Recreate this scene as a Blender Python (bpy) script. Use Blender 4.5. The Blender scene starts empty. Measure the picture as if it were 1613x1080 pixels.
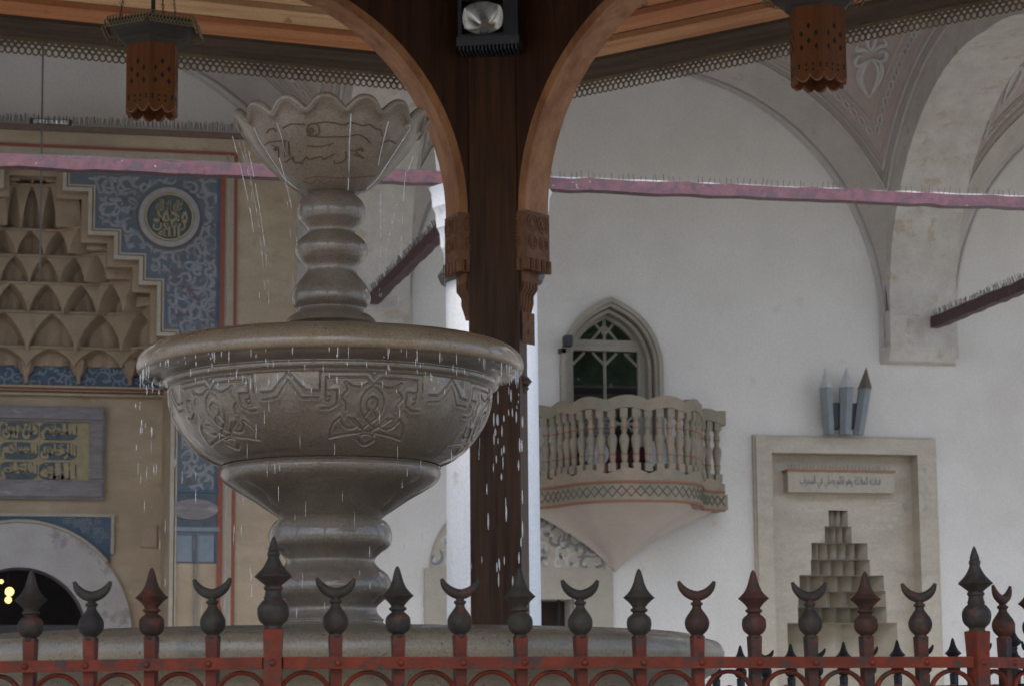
import bpy, math, random
from math import sin, cos, tan, pi, radians as R, sqrt, atan2, asin, exp
from mathutils import Vector as V, Matrix
random.seed(7)
S = bpy.context.scene
COL = S.collection

# ------------------------------------------------------------------ camera
F = 3900.0; W0, H0 = 1613.0, 1080.0
YAW, PITCH, ROLL = R(13.0), math.atan(600 / F), .009
CAM = V((0, 0, 1.5))
fh = V((sin(YAW), cos(YAW), 0)); rt = V((cos(YAW), -sin(YAW), 0))
fw = fh * cos(PITCH) + V((0, 0, 1)) * sin(PITCH)
up = rt.cross(fw)
rt2 = (rt - up * ROLL).normalized(); up2 = (up + rt * ROLL).normalized()
cam_d = bpy.data.cameras.new('camera'); cam = bpy.data.objects.new('camera', cam_d); COL.objects.link(cam)
cam.matrix_world = Matrix.Translation(CAM) @ Matrix((rt2, up2, -fw)).transposed().to_4x4()
cam_d.sensor_width = 36; cam_d.lens = F / W0 * 36
cam_d.clip_start = .1; cam_d.clip_end = 500
cam_d.dof.use_dof = True; cam_d.dof.focus_distance = 7.7; cam_d.dof.aperture_fstop = 11
S.camera = cam

# ------------------------------------------------------------------ light
SUN_EL, SUN_ROT = R(52), R(200)
wd = bpy.data.worlds.new('World'); S.world = wd; wd.use_nodes = True
nt = wd.node_tree
sky = nt.nodes.new('ShaderNodeTexSky'); sky.sky_type = 'NISHITA'; sky.sun_disc = False
sky.sun_elevation = SUN_EL; sky.sun_rotation = SUN_ROT; sky.air_density = 1.0; sky.dust_density = 2.1; sky.ozone_density = 1.0
nt.links.new(sky.outputs[0], nt.nodes['Background'].inputs[0])
nt.nodes['Background'].inputs[1].default_value = .15
sd = bpy.data.lights.new('sun', 'SUN'); sun = bpy.data.objects.new('sun', sd); COL.objects.link(sun)
sd.energy = .75; sd.angle = R(30); sd.color = (1, .975, .95)
dv = V((sin(SUN_ROT) * cos(SUN_EL), cos(SUN_ROT) * cos(SUN_EL), sin(SUN_EL)))
sun.rotation_euler = dv.to_track_quat('Z', 'Y').to_euler()
S.view_settings.view_transform = 'Standard'; S.view_settings.look = 'None'
S.view_settings.exposure = 1.15; S.view_settings.gamma = 1
S.cycles.use_denoising = True
S.cycles.max_bounces = 8; S.cycles.diffuse_bounces = 5

# ------------------------------------------------------------------ maths helpers
def ray(px, py):
    return (fw * F + rt2 * (px - W0 / 2) + up2 * (H0 / 2 - py)).normalized()
def at_d(px, py, d):
    r = ray(px, py); return CAM + r * (d / r.dot(fh))
def at_Y(px, py, Y):
    r = ray(px, py); return CAM + r * (Y / r.y)
def W(xc, d, z=0): return V((xc * cos(YAW) + d * sin(YAW), -xc * sin(YAW) + d * cos(YAW), z))
def zc(px, py, d): return at_d(px, py, d).z
def spl(pts, n=6, closed=False):
    """Catmull-Rom through 2-D / 3-D points"""
    P = [V(p) for p in pts]; out = []; m = len(P)
    rng = range(m if closed else m - 1)
    for i in rng:
        if closed: a, b, c, d = P[(i - 1) % m], P[i], P[(i + 1) % m], P[(i + 2) % m]
        else: a, b, c, d = P[max(i - 1, 0)], P[i], P[i + 1], P[min(i + 2, m - 1)]
        for k in range(n):
            t = k / n
            out.append(.5 * ((2 * b) + (c - a) * t + (2 * a - 5 * b + 4 * c - d) * t * t + (3 * b - a - 3 * c + d) * t ** 3))
    if not closed: out.append(P[-1])
    return out

# ------------------------------------------------------------------ mesh builder
class MB:
    def __init__(s): s.v = []; s.f = []; s.sm = []
    def quad(s, a, b, c, d, sm=False):
        n = len(s.v); s.v += [tuple(a), tuple(b), tuple(c), tuple(d)]; s.f.append((n, n + 1, n + 2, n + 3)); s.sm.append(sm)
    def poly(s, pts):
        n = len(s.v); s.v += [tuple(p) for p in pts]; s.f.append(tuple(range(n, n + len(pts)))); s.sm.append(False)
    def box(s, lo, hi, M=None):
        x0, y0, z0 = lo; x1, y1, z1 = hi
        P = [V(p) for p in ((x0,y0,z0),(x1,y0,z0),(x1,y1,z0),(x0,y1,z0),(x0,y0,z1),(x1,y0,z1),(x1,y1,z1),(x0,y1,z1))]
        if M is not None: P = [M @ p for p in P]
        s.hexa(P)
    def hexa(s, P):
        n = len(s.v); s.v += [tuple(p) for p in P]
        for f in ((0,3,2,1),(4,5,6,7),(0,1,5,4),(1,2,6,5),(2,3,7,6),(3,0,4,7)):
            s.f.append(tuple(n + i for i in f)); s.sm.append(False)
    def grid(s, rows, cu=False, cv=False, sm=True):
        """rows: list of equal-length point lists"""
        n = len(s.v); m = len(rows[0]); k = len(rows)
        for r in rows: s.v += [tuple(p) for p in r]
        for i in range(k if cv else k - 1):
            for j in range(m if cu else m - 1):
                a = n + i * m + j; b = n + i * m + (j + 1) % m
                i2 = (i + 1) % k
                s.f.append((a, b, n + i2 * m + (j + 1) % m, n + i2 * m + j)); s.sm.append(sm)
    def lathe(s, prof, N=48, c=(0, 0, 0), sm=True, M=None, cap=True):
        rows = []
        for r, z in prof:
            row = []
            for k in range(N):
                a = 2 * pi * k / N; p = V((c[0] + r * cos(a), c[1] + r * sin(a), c[2] + z))
                row.append(M @ p if M is not None else p)
            rows.append(row)
        s.grid(rows, cu=True, sm=sm)
        if cap:
            if prof[0][0] > 1e-4: s.poly(rows[0][::-1])
            if prof[-1][0] > 1e-4: s.poly(rows[-1])
    def tube(s, pts, r, n=8, closed=False, caps=True, flat=1.0, nrm=None, rf=None):
        P = [V(p) for p in pts]; rows = []; m = len(P)
        if m < 2: return
        last = None
        for i, p in enumerate(P):
            if closed: t = (P[(i + 1) % m] - P[i - 1])
            else: t = P[min(i + 1, m - 1)] - P[max(i - 1, 0)]
            if t.length < 1e-9: t = V((0, 0, 1))
            t.normalize()
            if nrm is not None:
                a = nrm[i] if isinstance(nrm, list) else V(nrm)
            else:
                a = last if last is not None else (V((0, 0, 1)) if abs(t.z) < .9 else V((1, 0, 0)))
            a = (a - t * a.dot(t))
            if a.length < 1e-6: a = t.orthogonal()
            a.normalize(); last = a; b = t.cross(a)
            rr = r * (rf(i / (m - 1)) if rf else 1)
            rows.append([p + a * (cos(2 * pi * k / n) * rr * flat) + b * (sin(2 * pi * k / n) * rr) for k in range(n)])
        s.grid(rows, cu=True, cv=closed)
        if caps and not closed: s.poly(rows[0][::-1]); s.poly(rows[-1])
    def prism(s, pts2, fn, d0, d1, cap=True):
        """closed 2-D outline; fn(u, v, depth) -> 3-D"""
        a = [fn(p[0], p[1], d0) for p in pts2]; b = [fn(p[0], p[1], d1) for p in pts2]
        if cap: s.poly(a); s.poly(b[::-1])
        s.grid([a, b], cu=True, sm=False)
    def strip(s, A, B, fn, d0, d1, closed=False):
        """solid between two matching 2-D polylines"""
        ra = [fn(p[0], p[1], d0) for p in A]; rb = [fn(p[0], p[1], d0) for p in B]
        ca = [fn(p[0], p[1], d1) for p in A]; cb = [fn(p[0], p[1], d1) for p in B]
        s.grid([ra, rb, cb, ca], cu=closed, cv=True, sm=False)
        if not closed:
            for i in (0, -1): s.poly([ra[i], rb[i], cb[i], ca[i]])
    def build(s, name, m, root=None, loc=None, ang=35, fix=True, own=False):
        """vertices are world coordinates unless own (then local to loc)"""
        me = bpy.data.meshes.new(name)
        off = V((0, 0, 0))
        if root is not None and not own: off = world_loc(root)
        elif loc is not None and not own: off = V(loc)
        me.from_pydata([(x - off.x, y - off.y, z - off.z) for x, y, z in s.v], [], s.f)
        me.polygons.foreach_set('use_smooth', s.sm)
        if fix:
            import bmesh
            b = bmesh.new(); b.from_mesh(me)
            bmesh.ops.remove_doubles(b, verts=b.verts, dist=1e-5)
            bmesh.ops.recalc_face_normals(b, faces=b.faces)
            b.to_mesh(me); b.free()
        try: me.set_sharp_from_angle(angle=R(ang))
        except Exception: pass
        if m: me.materials.append(m)
        o = bpy.data.objects.new(name, me); COL.objects.link(o)
        if root is not None:
            o.parent = root
            if own and loc is not None: o.location = loc
        elif loc is not None: o.location = loc
        return o
def world_loc(o):
    p = V(o.location); q = o.parent
    while q is not None: p = p + V(q.location); q = q.parent
    return p
def tag(o, label=None, cat=None, group=None, kind=None):
    if label: o['label'] = label
    if cat: o['category'] = cat
    if group: o['group'] = group
    if kind: o['kind'] = kind
    return o
def thing(name, label, cat, loc=(0, 0, 0), group=None):
    o = bpy.data.objects.new(name, None); COL.objects.link(o); o.location = loc
    o.empty_display_size = .1
    return tag(o, label, cat, group)
def copy_tree(o, parent=None):
    c = o.copy(); COL.objects.link(c)
    if parent is not None: c.parent = parent
    for ch in list(o.children): copy_tree(ch, c)
    return c

# ------------------------------------------------------------------ materials
def mat(name, c1, c2=None, scale=3.0, detail=8, rough=.6, rr=.1, bump=.15, bs=30, stretch=(1, 1, 1), rot=(0, 0, 0),
        c3=None, s3=1.5, t3=.6, w3=.12, specks=None, ss=160, st=.72, metal=0, coat=0, lo=.35, hi=.65, c4=None, s4=8, t4=.64, spec=.5, trans=0, grain=.10, gs=60):
    m = bpy.data.materials.new(name); m.use_nodes = True; t = m.node_tree; N = t.nodes; L = t.links
    bs_ = N['Principled BSDF']
    tc = N.new('ShaderNodeTexCoord'); mp = N.new('ShaderNodeMapping'); oi = N.new('ShaderNodeObjectInfo')
    va = N.new('ShaderNodeVectorMath'); va.operation = 'MULTIPLY_ADD'; L.new(oi.outputs['Random'], va.inputs[0]); va.inputs[1].default_value = (17.3, 9.1, 23.7)
    L.new(tc.outputs['Object'], va.inputs[2]); L.new(va.outputs[0], mp.inputs[0])
    mp.inputs['Rotation'].default_value = rot
    mp2 = N.new('ShaderNodeMapping'); L.new(mp.outputs[0], mp2.inputs[0]); mp2.inputs['Scale'].default_value = stretch
    def noise(sc, det, src=mp2):
        n = N.new('ShaderNodeTexNoise'); n.inputs['Scale'].default_value = sc; n.inputs['Detail'].default_value = det
        n.inputs['Roughness'].default_value = .62; L.new(src.outputs[0], n.inputs['Vector']); return n
    def ramp(src, a, b):
        r = N.new('ShaderNodeMapRange'); r.inputs[1].default_value = a; r.inputs[2].default_value = b; L.new(src, r.inputs[0]); return r.outputs[0]
    def mix(fac, a, b):
        x = N.new('ShaderNodeMix'); x.data_type = 'RGBA'; L.new(fac, x.inputs[0])
        if isinstance(a, tuple): x.inputs[6].default_value = a + (1,)
        else: L.new(a, x.inputs[6])
        x.inputs[7].default_value = b + (1,); return x.outputs[2]
    n1 = noise(scale, detail)
    col = mix(ramp(n1.outputs[0], lo, hi), tuple(c1), tuple(c2 or c1))
    if c3: col = mix(ramp(noise(s3, 6).outputs[0], t3, t3 + w3), col, tuple(c3))
    if c4: col = mix(ramp(noise(s4, 5, mp).outputs[0], t4, t4 + .08), col, tuple(c4))
    if specks: col = mix(ramp(noise(ss, 2, mp).outputs[0], st, st + .04), col, tuple(specks))
    if grain:
        gn = N.new('ShaderNodeMapRange'); gn.inputs[1].default_value = .3; gn.inputs[2].default_value = .7; gn.inputs[3].default_value = 1 - grain; gn.inputs[4].default_value = 1 + grain
        L.new(noise(gs, 4, mp).outputs[0], gn.inputs[0]); vm = N.new('ShaderNodeVectorMath'); vm.operation = 'SCALE'; L.new(col, vm.inputs[0]); L.new(gn.outputs[0], vm.inputs['Scale']); col = vm.outputs[0]
    L.new(col, bs_.inputs['Base Color'])
    rn = N.new('ShaderNodeMapRange'); rn.inputs[3].default_value = rough - rr; rn.inputs[4].default_value = rough + rr
    rn.inputs[1].default_value = .3; rn.inputs[2].default_value = .7
    L.new(noise(scale * 2.3, 6).outputs[0], rn.inputs[0]); L.new(rn.outputs[0], bs_.inputs['Roughness'])
    bs_.inputs['Metallic'].default_value = metal
    bs_.inputs['Coat Weight'].default_value = coat; bs_.inputs['Coat Roughness'].default_value = .03
    bs_.inputs['Specular IOR Level'].default_value = spec
    bs_.inputs['Transmission Weight'].default_value = trans
    if bump:
        b = N.new('ShaderNodeBump'); b.inputs['Strength'].default_value = bump; b.inputs['Distance'].default_value = .01
        L.new(noise(bs, 6).outputs[0], b.inputs['Height']); L.new(b.outputs[0], bs_.inputs['Normal'])
    return m
M = {}
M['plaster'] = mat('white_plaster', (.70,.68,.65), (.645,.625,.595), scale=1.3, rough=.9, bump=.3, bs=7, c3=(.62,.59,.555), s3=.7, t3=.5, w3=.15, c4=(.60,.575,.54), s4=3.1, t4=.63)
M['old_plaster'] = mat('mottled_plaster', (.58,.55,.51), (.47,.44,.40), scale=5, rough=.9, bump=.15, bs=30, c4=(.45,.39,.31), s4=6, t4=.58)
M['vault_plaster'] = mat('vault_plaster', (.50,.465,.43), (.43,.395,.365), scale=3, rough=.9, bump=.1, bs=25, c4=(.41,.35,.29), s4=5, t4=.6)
M['pink_plaster'] = mat('pink_wash', (.44,.37,.34), (.39,.325,.30), scale=5, rough=.9, bump=.08)
M['pale_line'] = mat('pale_moulding', (.58,.56,.53), (.48,.47,.45), scale=9, rough=.85)
M['rose_line'] = mat('rose_line', (.45,.37,.34), (.48,.41,.38), scale=9, rough=.9, bump=0)
M['sandstone'] = mat('tan_sandstone', (.36,.285,.20), (.305,.238,.166), scale=2.2, rough=.85, bump=.2, bs=40, c3=(.44,.36,.26), s3=1.3, t3=.5, w3=.25, stretch=(1,1,2.2), c4=(.27,.20,.13), s4=4, t4=.62)
M['muqarnas'] = mat('brown_muqarnas_stone', (.34,.255,.175), (.275,.207,.142), scale=3, rough=.85, bump=.2, bs=45, c4=(.24,.175,.115), s4=5, t4=.6)
M['blue'] = mat('blue_field', (.088,.112,.142), (.12,.139,.158), scale=7, rough=.8, bump=.1, c4=(.13,.135,.13), s4=5, t4=.55)
M['deep_blue'] = mat('deep_blue_field', (.05,.085,.135), (.075,.11,.16), scale=9, rough=.8, bump=.1)
M['scroll'] = mat('grey_scrollwork', (.24,.25,.265), (.18,.19,.215), scale=9, rough=.8, c3=(.12,.095,.105), s3=5, t3=.52, w3=.1)
M['scroll_pale'] = mat('pale_scrollwork', (.25,.25,.26), (.19,.195,.21), scale=9, rough=.8)
M['scroll_blue'] = mat('soft_blue_scrollwork', (.16,.20,.24), (.19,.225,.26), scale=9, rough=.8)
M['red_band'] = mat('red_painted_band', (.24,.075,.05), (.20,.066,.045), scale=20, rough=.85, bump=.05)
M['cream'] = mat('cream_band', (.33,.28,.21), (.37,.33,.28), scale=8, rough=.85)
M['gold'] = mat('gilded_relief', (.30,.25,.14), (.24,.20,.115), scale=20, rough=.55, metal=.15, spec=.5)
M['teal_dark'] = mat('dark_blue_ground', (.06,.08,.095), (.085,.105,.12), scale=15, rough=.8)
M['purple_marble'] = mat('mauve_grey_marble', (.20,.182,.19), (.14,.125,.135), scale=8, rough=.5, c3=(.29,.28,.295), s3=5, t3=.58, stretch=(1,1,4))
M['ring_stone'] = mat('grey_ring_stone', (.30,.28,.28), (.24,.225,.23), scale=18, rough=.7)
M['arch_marble'] = mat('mottled_arch_marble', (.36,.348,.345), (.31,.29,.285), scale=4, rough=.5, c3=(.23,.20,.20), s3=3.2, t3=.54, w3=.06)
M['niche_stone'] = mat('pale_limestone', (.50,.45,.37), (.42,.375,.305), scale=3, rough=.85, bump=.2, bs=50, stretch=(1,1,3), c3=(.50,.48,.44), s3=2.5, t3=.58, w3=.2, c4=(.36,.34,.30), s4=5, t4=.6)
M['chalk'] = mat('chalky_white_wear', (.55,.53,.49), (.49,.46,.42), scale=30, rough=.95)
M['plaque'] = mat('plaque_stone', (.43,.39,.325), (.385,.345,.285), scale=8, rough=.8)
M['ink'] = mat('dark_inscription', (.10,.095,.09), (.13,.12,.11), scale=30, rough=.8, bump=0)
M['soft_ink'] = mat('worn_dark_lettering', (.17,.16,.145), (.22,.205,.185), scale=30, rough=.8, bump=0)
M['copper'] = mat('copper_cover', (.33,.16,.08), (.26,.12,.06), scale=15, rough=.6)
M['stone'] = mat('fountain_stone', grain=.24, gs=130, c1=(.185,.143,.107), c2=(.145,.112,.083), scale=5, rough=.42, rr=.12, bump=.3, bs=110, specks=(.075,.055,.042), ss=150, st=.66, c3=(.25,.21,.17), s3=3, t3=.55, w3=.2, coat=.75)
M['rim_stone'] = mat('tan_wet_rim_stone', grain=.24, gs=130, c1=(.26,.188,.122), c2=(.205,.148,.096), scale=5, rough=.33, rr=.12, bump=.12, bs=90, specks=(.10,.06,.04), ss=110, st=.66, c3=(.31,.24,.165), s3=3, t3=.55, w3=.2, coat=.6)
M['basin_stone'] = mat('greenish_basin_stone', grain=.24, gs=130, c1=(.205,.164,.113), c2=(.15,.121,.084), scale=4, rough=.34, rr=.14, bump=.2, bs=60, specks=(.05,.05,.04), ss=70, st=.66, c3=(.10,.09,.07), s3=2.5, t3=.56, w3=.1, coat=.22)
M['cup_stone'] = mat('cup_stone', grain=.24, gs=130, c1=(.215,.167,.124), c2=(.17,.132,.098), scale=6, rough=.42, rr=.14, bump=.2, bs=70, specks=(.11,.075,.05), ss=90, st=.66, c3=(.29,.25,.21), s3=3, t3=.55, w3=.15, coat=.25)
M['groove'] = mat('grimy_groove', (.07,.052,.04), (.11,.08,.055), scale=30, rough=.8, bump=0)
M['rust_line'] = mat('rust_brown_groove', (.14,.075,.04), (.10,.06,.035), scale=30, rough=.8, bump=0)
M['marble'] = mat('white_marble_column', (.86,.87,.88), (.78,.79,.81), scale=3, rough=.6, stretch=(1,1,.25), bump=.1, c4=(.56,.53,.49), s4=5, t4=.62)
M['bronze'] = mat('green_bronze_collar', (.10,.115,.10), (.07,.075,.07), scale=9, rough=.6)
M['tie_pink'] = mat('purple_pink_paint', (.165,.068,.078), (.095,.046,.058), scale=13, rough=.45, rr=.12, bump=.35, bs=18, c4=(.075,.05,.065), s4=16, t4=.53, specks=(.42,.40,.41), ss=22, st=.72)
M['tie_dark'] = mat('maroon_paint', (.085,.035,.04), (.06,.028,.032), scale=7, rough=.6, bump=.2)
M['wire'] = mat('grey_spike_wire', (.16,.15,.15), (.10,.10,.10), rough=.5, bump=0, metal=.3)
M['white_cable'] = mat('pale_cable', (.6,.6,.6), rough=.5, bump=0)
M['black_cable'] = mat('black_cable', (.02,.02,.02), rough=.6, bump=0)
def wood(n, a, b, sx, rot=(0,0,0), rough=.6, knots=None, **k):
    return mat(n, a, b, scale=3.2, detail=10, rough=rough, stretch=sx, rot=rot, bump=.25, bs=9, c4=knots, s4=7, t4=.66, lo=.36, hi=.64, spec=.18, **k)
M['post_wood'] = wood('dark_varnished_wood', (.026,.010,.005), (.068,.028,.012), (9,9,.45), rough=.42)
M['panel_wood'] = wood('dark_panel_wood', (.028,.010,.005), (.055,.022,.010), (9,9,.5), rough=.45)
M['rim_wood'] = wood('honey_arch_wood', (.22,.092,.040), (.38,.185,.085), (3,3,1.2), rough=.42, knots=(.20,.085,.04))
M['carved_wood'] = wood('carved_brown_wood', (.13,.06,.032), (.19,.095,.052), (5,5,5), rough=.6)
M['lantern_wood'] = wood('reddish_lantern_wood', (.145,.05,.016), (.105,.037,.012), (9,9,.6), rough=.5)
M['edge_wood'] = wood('pale_cut_edge', (.30,.13,.08), (.36,.17,.11), (5,5,5), rough=.6)
M['cap_wood'] = wood('grey_weathered_wood', (.07,.058,.05), (.045,.037,.032), (.7,.7,14), rough=.75)
M['backing'] = mat('grey_backing_board', (.17,.145,.11), (.12,.10,.08), scale=6, rough=.8)
M['lace'] = mat('tarnished_lace_metal', (.25,.195,.11), (.15,.12,.075), scale=6, rough=.55, metal=.25, bump=.1)
M['void'] = mat('dark_hole', (.012,.006,.004), rough=.9, bump=0)
M['iron'] = mat('weathered_iron', (.019,.016,.014), (.032,.026,.021), scale=30, rough=.55, rr=.12, bump=.35, bs=60, c3=(.060,.026,.018), s3=22, t3=.55, w3=.1, spec=.2)
M['red_iron'] = mat('red_lead_painted_iron', (.135,.022,.009), (.075,.017,.009), scale=12, rough=.55, bump=.35, bs=50, c3=(.045,.026,.022), s3=28, t3=.53, w3=.08, spec=.18)
M['rusty_iron'] = mat('rusty_red_iron', (.07,.021,.013), (.045,.021,.015), scale=14, rough=.6, bump=.35, bs=50, c3=(.028,.022,.019), s3=24, t3=.48, w3=.1, spec=.18)
M['iron2'] = mat('weathered_greenish_iron', (.021,.019,.015), (.036,.031,.023), scale=22, rough=.6, rr=.12, bump=.4, bs=45, c3=(.020,.017,.016), s3=12, t3=.52, w3=.1, spec=.18)
M['iron3'] = mat('rust_streaked_iron', (.023,.016,.013), (.046,.020,.013), scale=16, rough=.6, rr=.12, bump=.4, bs=55, c3=(.085,.026,.014), s3=14, t3=.55, w3=.12, spec=.18)
M['red_iron2'] = mat('worn_red_iron', (.105,.019,.009), (.062,.016,.009), scale=9, rough=.6, bump=.4, bs=45, c3=(.035,.022,.018), s3=16, t3=.54, w3=.08, spec=.18)
M['rear_iron'] = mat('black_iron', (.022,.02,.02), (.03,.026,.026), scale=12, rough=.5, bump=.2, spec=.2)
M['balcony'] = mat('greenish_painted_wood', (.285,.25,.185), (.225,.205,.155), scale=7, rough=.85, bump=.2, bs=40, c3=(.33,.25,.19), s3=3, t3=.5, w3=.15, c4=(.20,.20,.17), s4=9, t4=.6)
M['corbel'] = mat('pinkish_corbel_plaster', (.55,.485,.435), (.48,.425,.385), scale=3, rough=.9)
M['window_paint'] = mat('greyish_beige_paint', (.37,.34,.28), (.31,.285,.235), scale=7, rough=.75)
M['brown_paint'] = mat('brown_moulding', (.16,.11,.09), (.13,.09,.075), scale=7, rough=.8)  # plain brown paint shared by cornice, fillets and medallion backing
M['dia'] = mat('dark_green_carving', (.13,.125,.10), (.16,.15,.12), rough=.9)
M['orange_line'] = mat('orange_line_paint', (.26,.12,.07), rough=.8, bump=0)
M['silver'] = mat('brushed_silver_sheet', (.62,.63,.64), (.52,.53,.54), scale=9, rough=.35, metal=.3, bump=.08)
M['steel_blue'] = mat('blue_grey_sheet', (.20,.225,.24), (.17,.195,.21), scale=9, rough=.4, metal=.35, bump=.05)
M['brown_metal'] = mat('brown_grey_metal', (.16,.14,.12), rough=.5, metal=.5)
M['plastic'] = mat('black_housing', (.012,.014,.019), (.02,.023,.03), rough=.45, bump=.1)
M['reflector'] = mat('reflector', (.75,.75,.72), rough=.22, metal=.9, bump=0)
M['paving'] = mat('pale_courtyard_paving', (.46,.43,.375), (.38,.355,.31), scale=1.5, rough=.7, bump=.2)
M['roof_lead'] = mat('lead_roofing', (.20,.21,.22), (.16,.165,.17), scale=2, rough=.7)
M['maroon'] = mat('maroon_cloth', (.13,.03,.035), (.10,.022,.028), scale=8, rough=.9)
M['grey_plastic'] = mat('grey_plastic', (.2,.21,.2), rough=.6, bump=0)
M['white_plastic'] = mat('white_plastic', (.7,.72,.74), rough=.4, bump=0)
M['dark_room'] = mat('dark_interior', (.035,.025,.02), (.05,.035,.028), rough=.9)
M['bark'] = mat('bark', (.09,.065,.045), (.06,.045,.03), scale=9)
M['leaf'] = mat('leaf_green', (.07,.13,.035), (.12,.19,.05), scale=2, rough=.6, bump=0)
def board_mat(i, a, b, rot):
    return mat('soffit_board_%s' % i, a, b, scale=2.6, detail=9, rough=.6, stretch=(.5, 9, 9), rot=rot, bump=.3, bs=8, c4=(.20,.07,.03), s4=4.5, t4=.62, lo=.40, hi=.60)
def glass_mat():
    m = bpy.data.materials.new('window_glass'); m.use_nodes = True; b = m.node_tree.nodes['Principled BSDF']
    b.inputs['Base Color'].default_value = (.012, .014, .012, 1); b.inputs['Roughness'].default_value = .03
    b.inputs['Specular IOR Level'].default_value = .9; b.inputs['Coat Weight'].default_value = 1; b.inputs['Coat Roughness'].default_value = .01
    return m
M['glass'] = glass_mat()
def water_mat():
    m = bpy.data.materials.new('running_water'); m.use_nodes = True; b = m.node_tree.nodes['Principled BSDF']
    b.inputs['Base Color'].default_value = (.93, .95, 1, 1); b.inputs['Roughness'].default_value = .08
    b.inputs['IOR'].default_value = 1.33; b.inputs['Transmission Weight'].default_value = .45; b.inputs['Alpha'].default_value = .5
    return m
M['water'] = water_mat()
def lamp_mat():
    m = bpy.data.materials.new('lit_bulb'); m.use_nodes = True; b = m.node_tree.nodes['Principled BSDF']
    b.inputs['Emission Color'].default_value = (1, .6, .16, 1); b.inputs['Emission Strength'].default_value = 1.3
    return m
M['bulb'] = lamp_mat()

# ================================================================== ground and building
g = MB(); g.quad((-120,-120,0),(120,-120,0),(120,120,0),(-120,120,0)); g.build('ground', M['paving']); bpy.data.objects['ground']['kind'] = 'structure'

YW, YC = 20.5, 15.7          # facade plane, colonnade plane
AX = [-6.5, -1.5, 3.5, 8.45, 13.45]   # transverse arch axes
HB = .315                    # half width of an arch band
ZS = at_Y(1463, 572, YW).z   # foot of the wall pilaster
ZSP = at_Y(1463, 500, YW).z  # springing
A0 = 2.5 - HB; RISE = at_Y(1032, 105, YW).z - ZSP
def arch_z(u, a=A0, h=RISE):
    """pointed arch profile, |u| <= a -> height above springing"""
    u = min(abs(u), a); Rr = (a * a + h * h) / (2 * a)
    return sqrt(max(Rr * Rr - (u + Rr - a) ** 2, 0))
ZTOP = ZSP + RISE + 2.0
bld = thing('mosque_portico', 'white plastered mosque wall and vaulted portico behind the fountain', 'building', (3.5, YW, 0))
XN0, XN1 = at_Y(-180, 640, 20.1).x, at_Y(271, 640, 20.1).x     # portal niche opening
NX = at_Y(50, 400, 20.1).x
XN0 = 2 * NX - XN1
ZN1 = at_Y(50, 250, 20.1).z
w = MB()
w.box((-12, YW, 0), (XN0 - .05, YW + .8, ZTOP)); w.box((XN0 - .05, YW, ZN1), (XN1 + .05, YW + .8, ZTOP))
# right part with a window opening (balcony door) and the low window
BW = [at_Y(x, 700, YW).x for x in (889, 1039)]; BZ0 = at_Y(960, 790, YW).z; BZ1 = at_Y(960, 476, YW).z
LW = [at_Y(x, 960, YW).x for x in (722, 903)]; LZ0 = at_Y(815, 1120, YW).z; LZ1 = at_Y(815, 943, YW).z
BXC = sum(BW) / 2; BSP = at_Y(960, 578, YW).z
bA = (BW[1] - BW[0]) / 2; bH = BZ1 - BSP
MXA, MXB = at_Y(1205, 800, YW).x, at_Y(1445, 800, YW).x; MZB = at_Y(1320, 705, YW).z
def fnW(x, z, d): return V((x, YW + d, z))
w.box((XN1 + .05, YW, 0), (LW[0], YW + .8, ZTOP))
w.box((LW[0], YW, 0), (LW[1], YW + .8, LZ0)); w.box((LW[0], YW, LZ1), (LW[1], YW + .8, BZ0))
w.box((LW[1], YW, 0), (BW[1], YW + .8, BZ0))
w.box((LW[0], YW, BZ0), (BW[0], YW + .8, ZTOP))
n = 14
L_ = [(BXC - bA, BZ0)] + [(BXC - bA + bA * i / n, BSP + bH * (.66 * max(1 - (1 - i / n) ** 3, 0) ** .5 + .34 * (i / n))) for i in range(n + 1)]
for side in (1, -1):
    pts = [(BXC - side * (BXC - x), z) for x, z in L_]
    w.strip(pts, [(x, ZTOP) for x, z in pts], fnW, 0, .8)
w.box((BW[1], YW, 0), (MXA, YW + .8, ZTOP)); w.box((MXA, YW, MZB), (MXB, YW + .8, ZTOP)); w.box((MXB, YW, 0), (20, YW + .8, ZTOP))
wall = w.build('wall', M['plaster'], bld, fix=False)
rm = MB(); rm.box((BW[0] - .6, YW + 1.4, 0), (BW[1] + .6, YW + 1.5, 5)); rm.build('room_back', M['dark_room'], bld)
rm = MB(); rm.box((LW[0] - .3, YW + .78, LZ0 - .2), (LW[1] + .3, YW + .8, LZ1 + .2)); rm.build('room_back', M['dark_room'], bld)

# vaults: z = sqrt(A(u)^2 + A(v)^2), so each side is the same pointed arch
HV = .42      # the arch bands hang this far below the vault
def vault(x0, x1):
    m = MB(); cx = (x0 + x1) / 2; cy = (YC + YW) / 2; ax = (x1 - x0) / 2 - HB; ay = (YW - YC) / 2 - .05
    N_ = 40; rows = []
    for j in range(N_ + 1):
        v = -1 + 2 * j / N_; v = sin(v * pi / 2)
        row = []
        for i in range(N_ + 1):
            u = sin((-1 + 2 * i / N_) * pi / 2)
            z = sqrt(arch_z(u * ax, ax, RISE) ** 2 + arch_z(v * ay, ay, RISE) ** 2)
            row.append(V((cx + u * ax, cy + v * ay, ZSP + z)))
        rows.append(row)
    m.grid(rows)
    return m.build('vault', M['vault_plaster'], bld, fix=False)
for i in range(4): vault(AX[i], AX[i + 1])
def vz(x, y, k=3):
    x0, x1 = AX[k - 1], AX[k]; cx = (x0 + x1) / 2; cy = (YC + YW) / 2; ax = (x1 - x0) / 2 - HB; ay = (YW - YC) / 2 - .05
    return ZSP + sqrt(arch_z(x - cx, ax, RISE) ** 2 + arch_z(y - cy, ay, RISE) ** 2)
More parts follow.
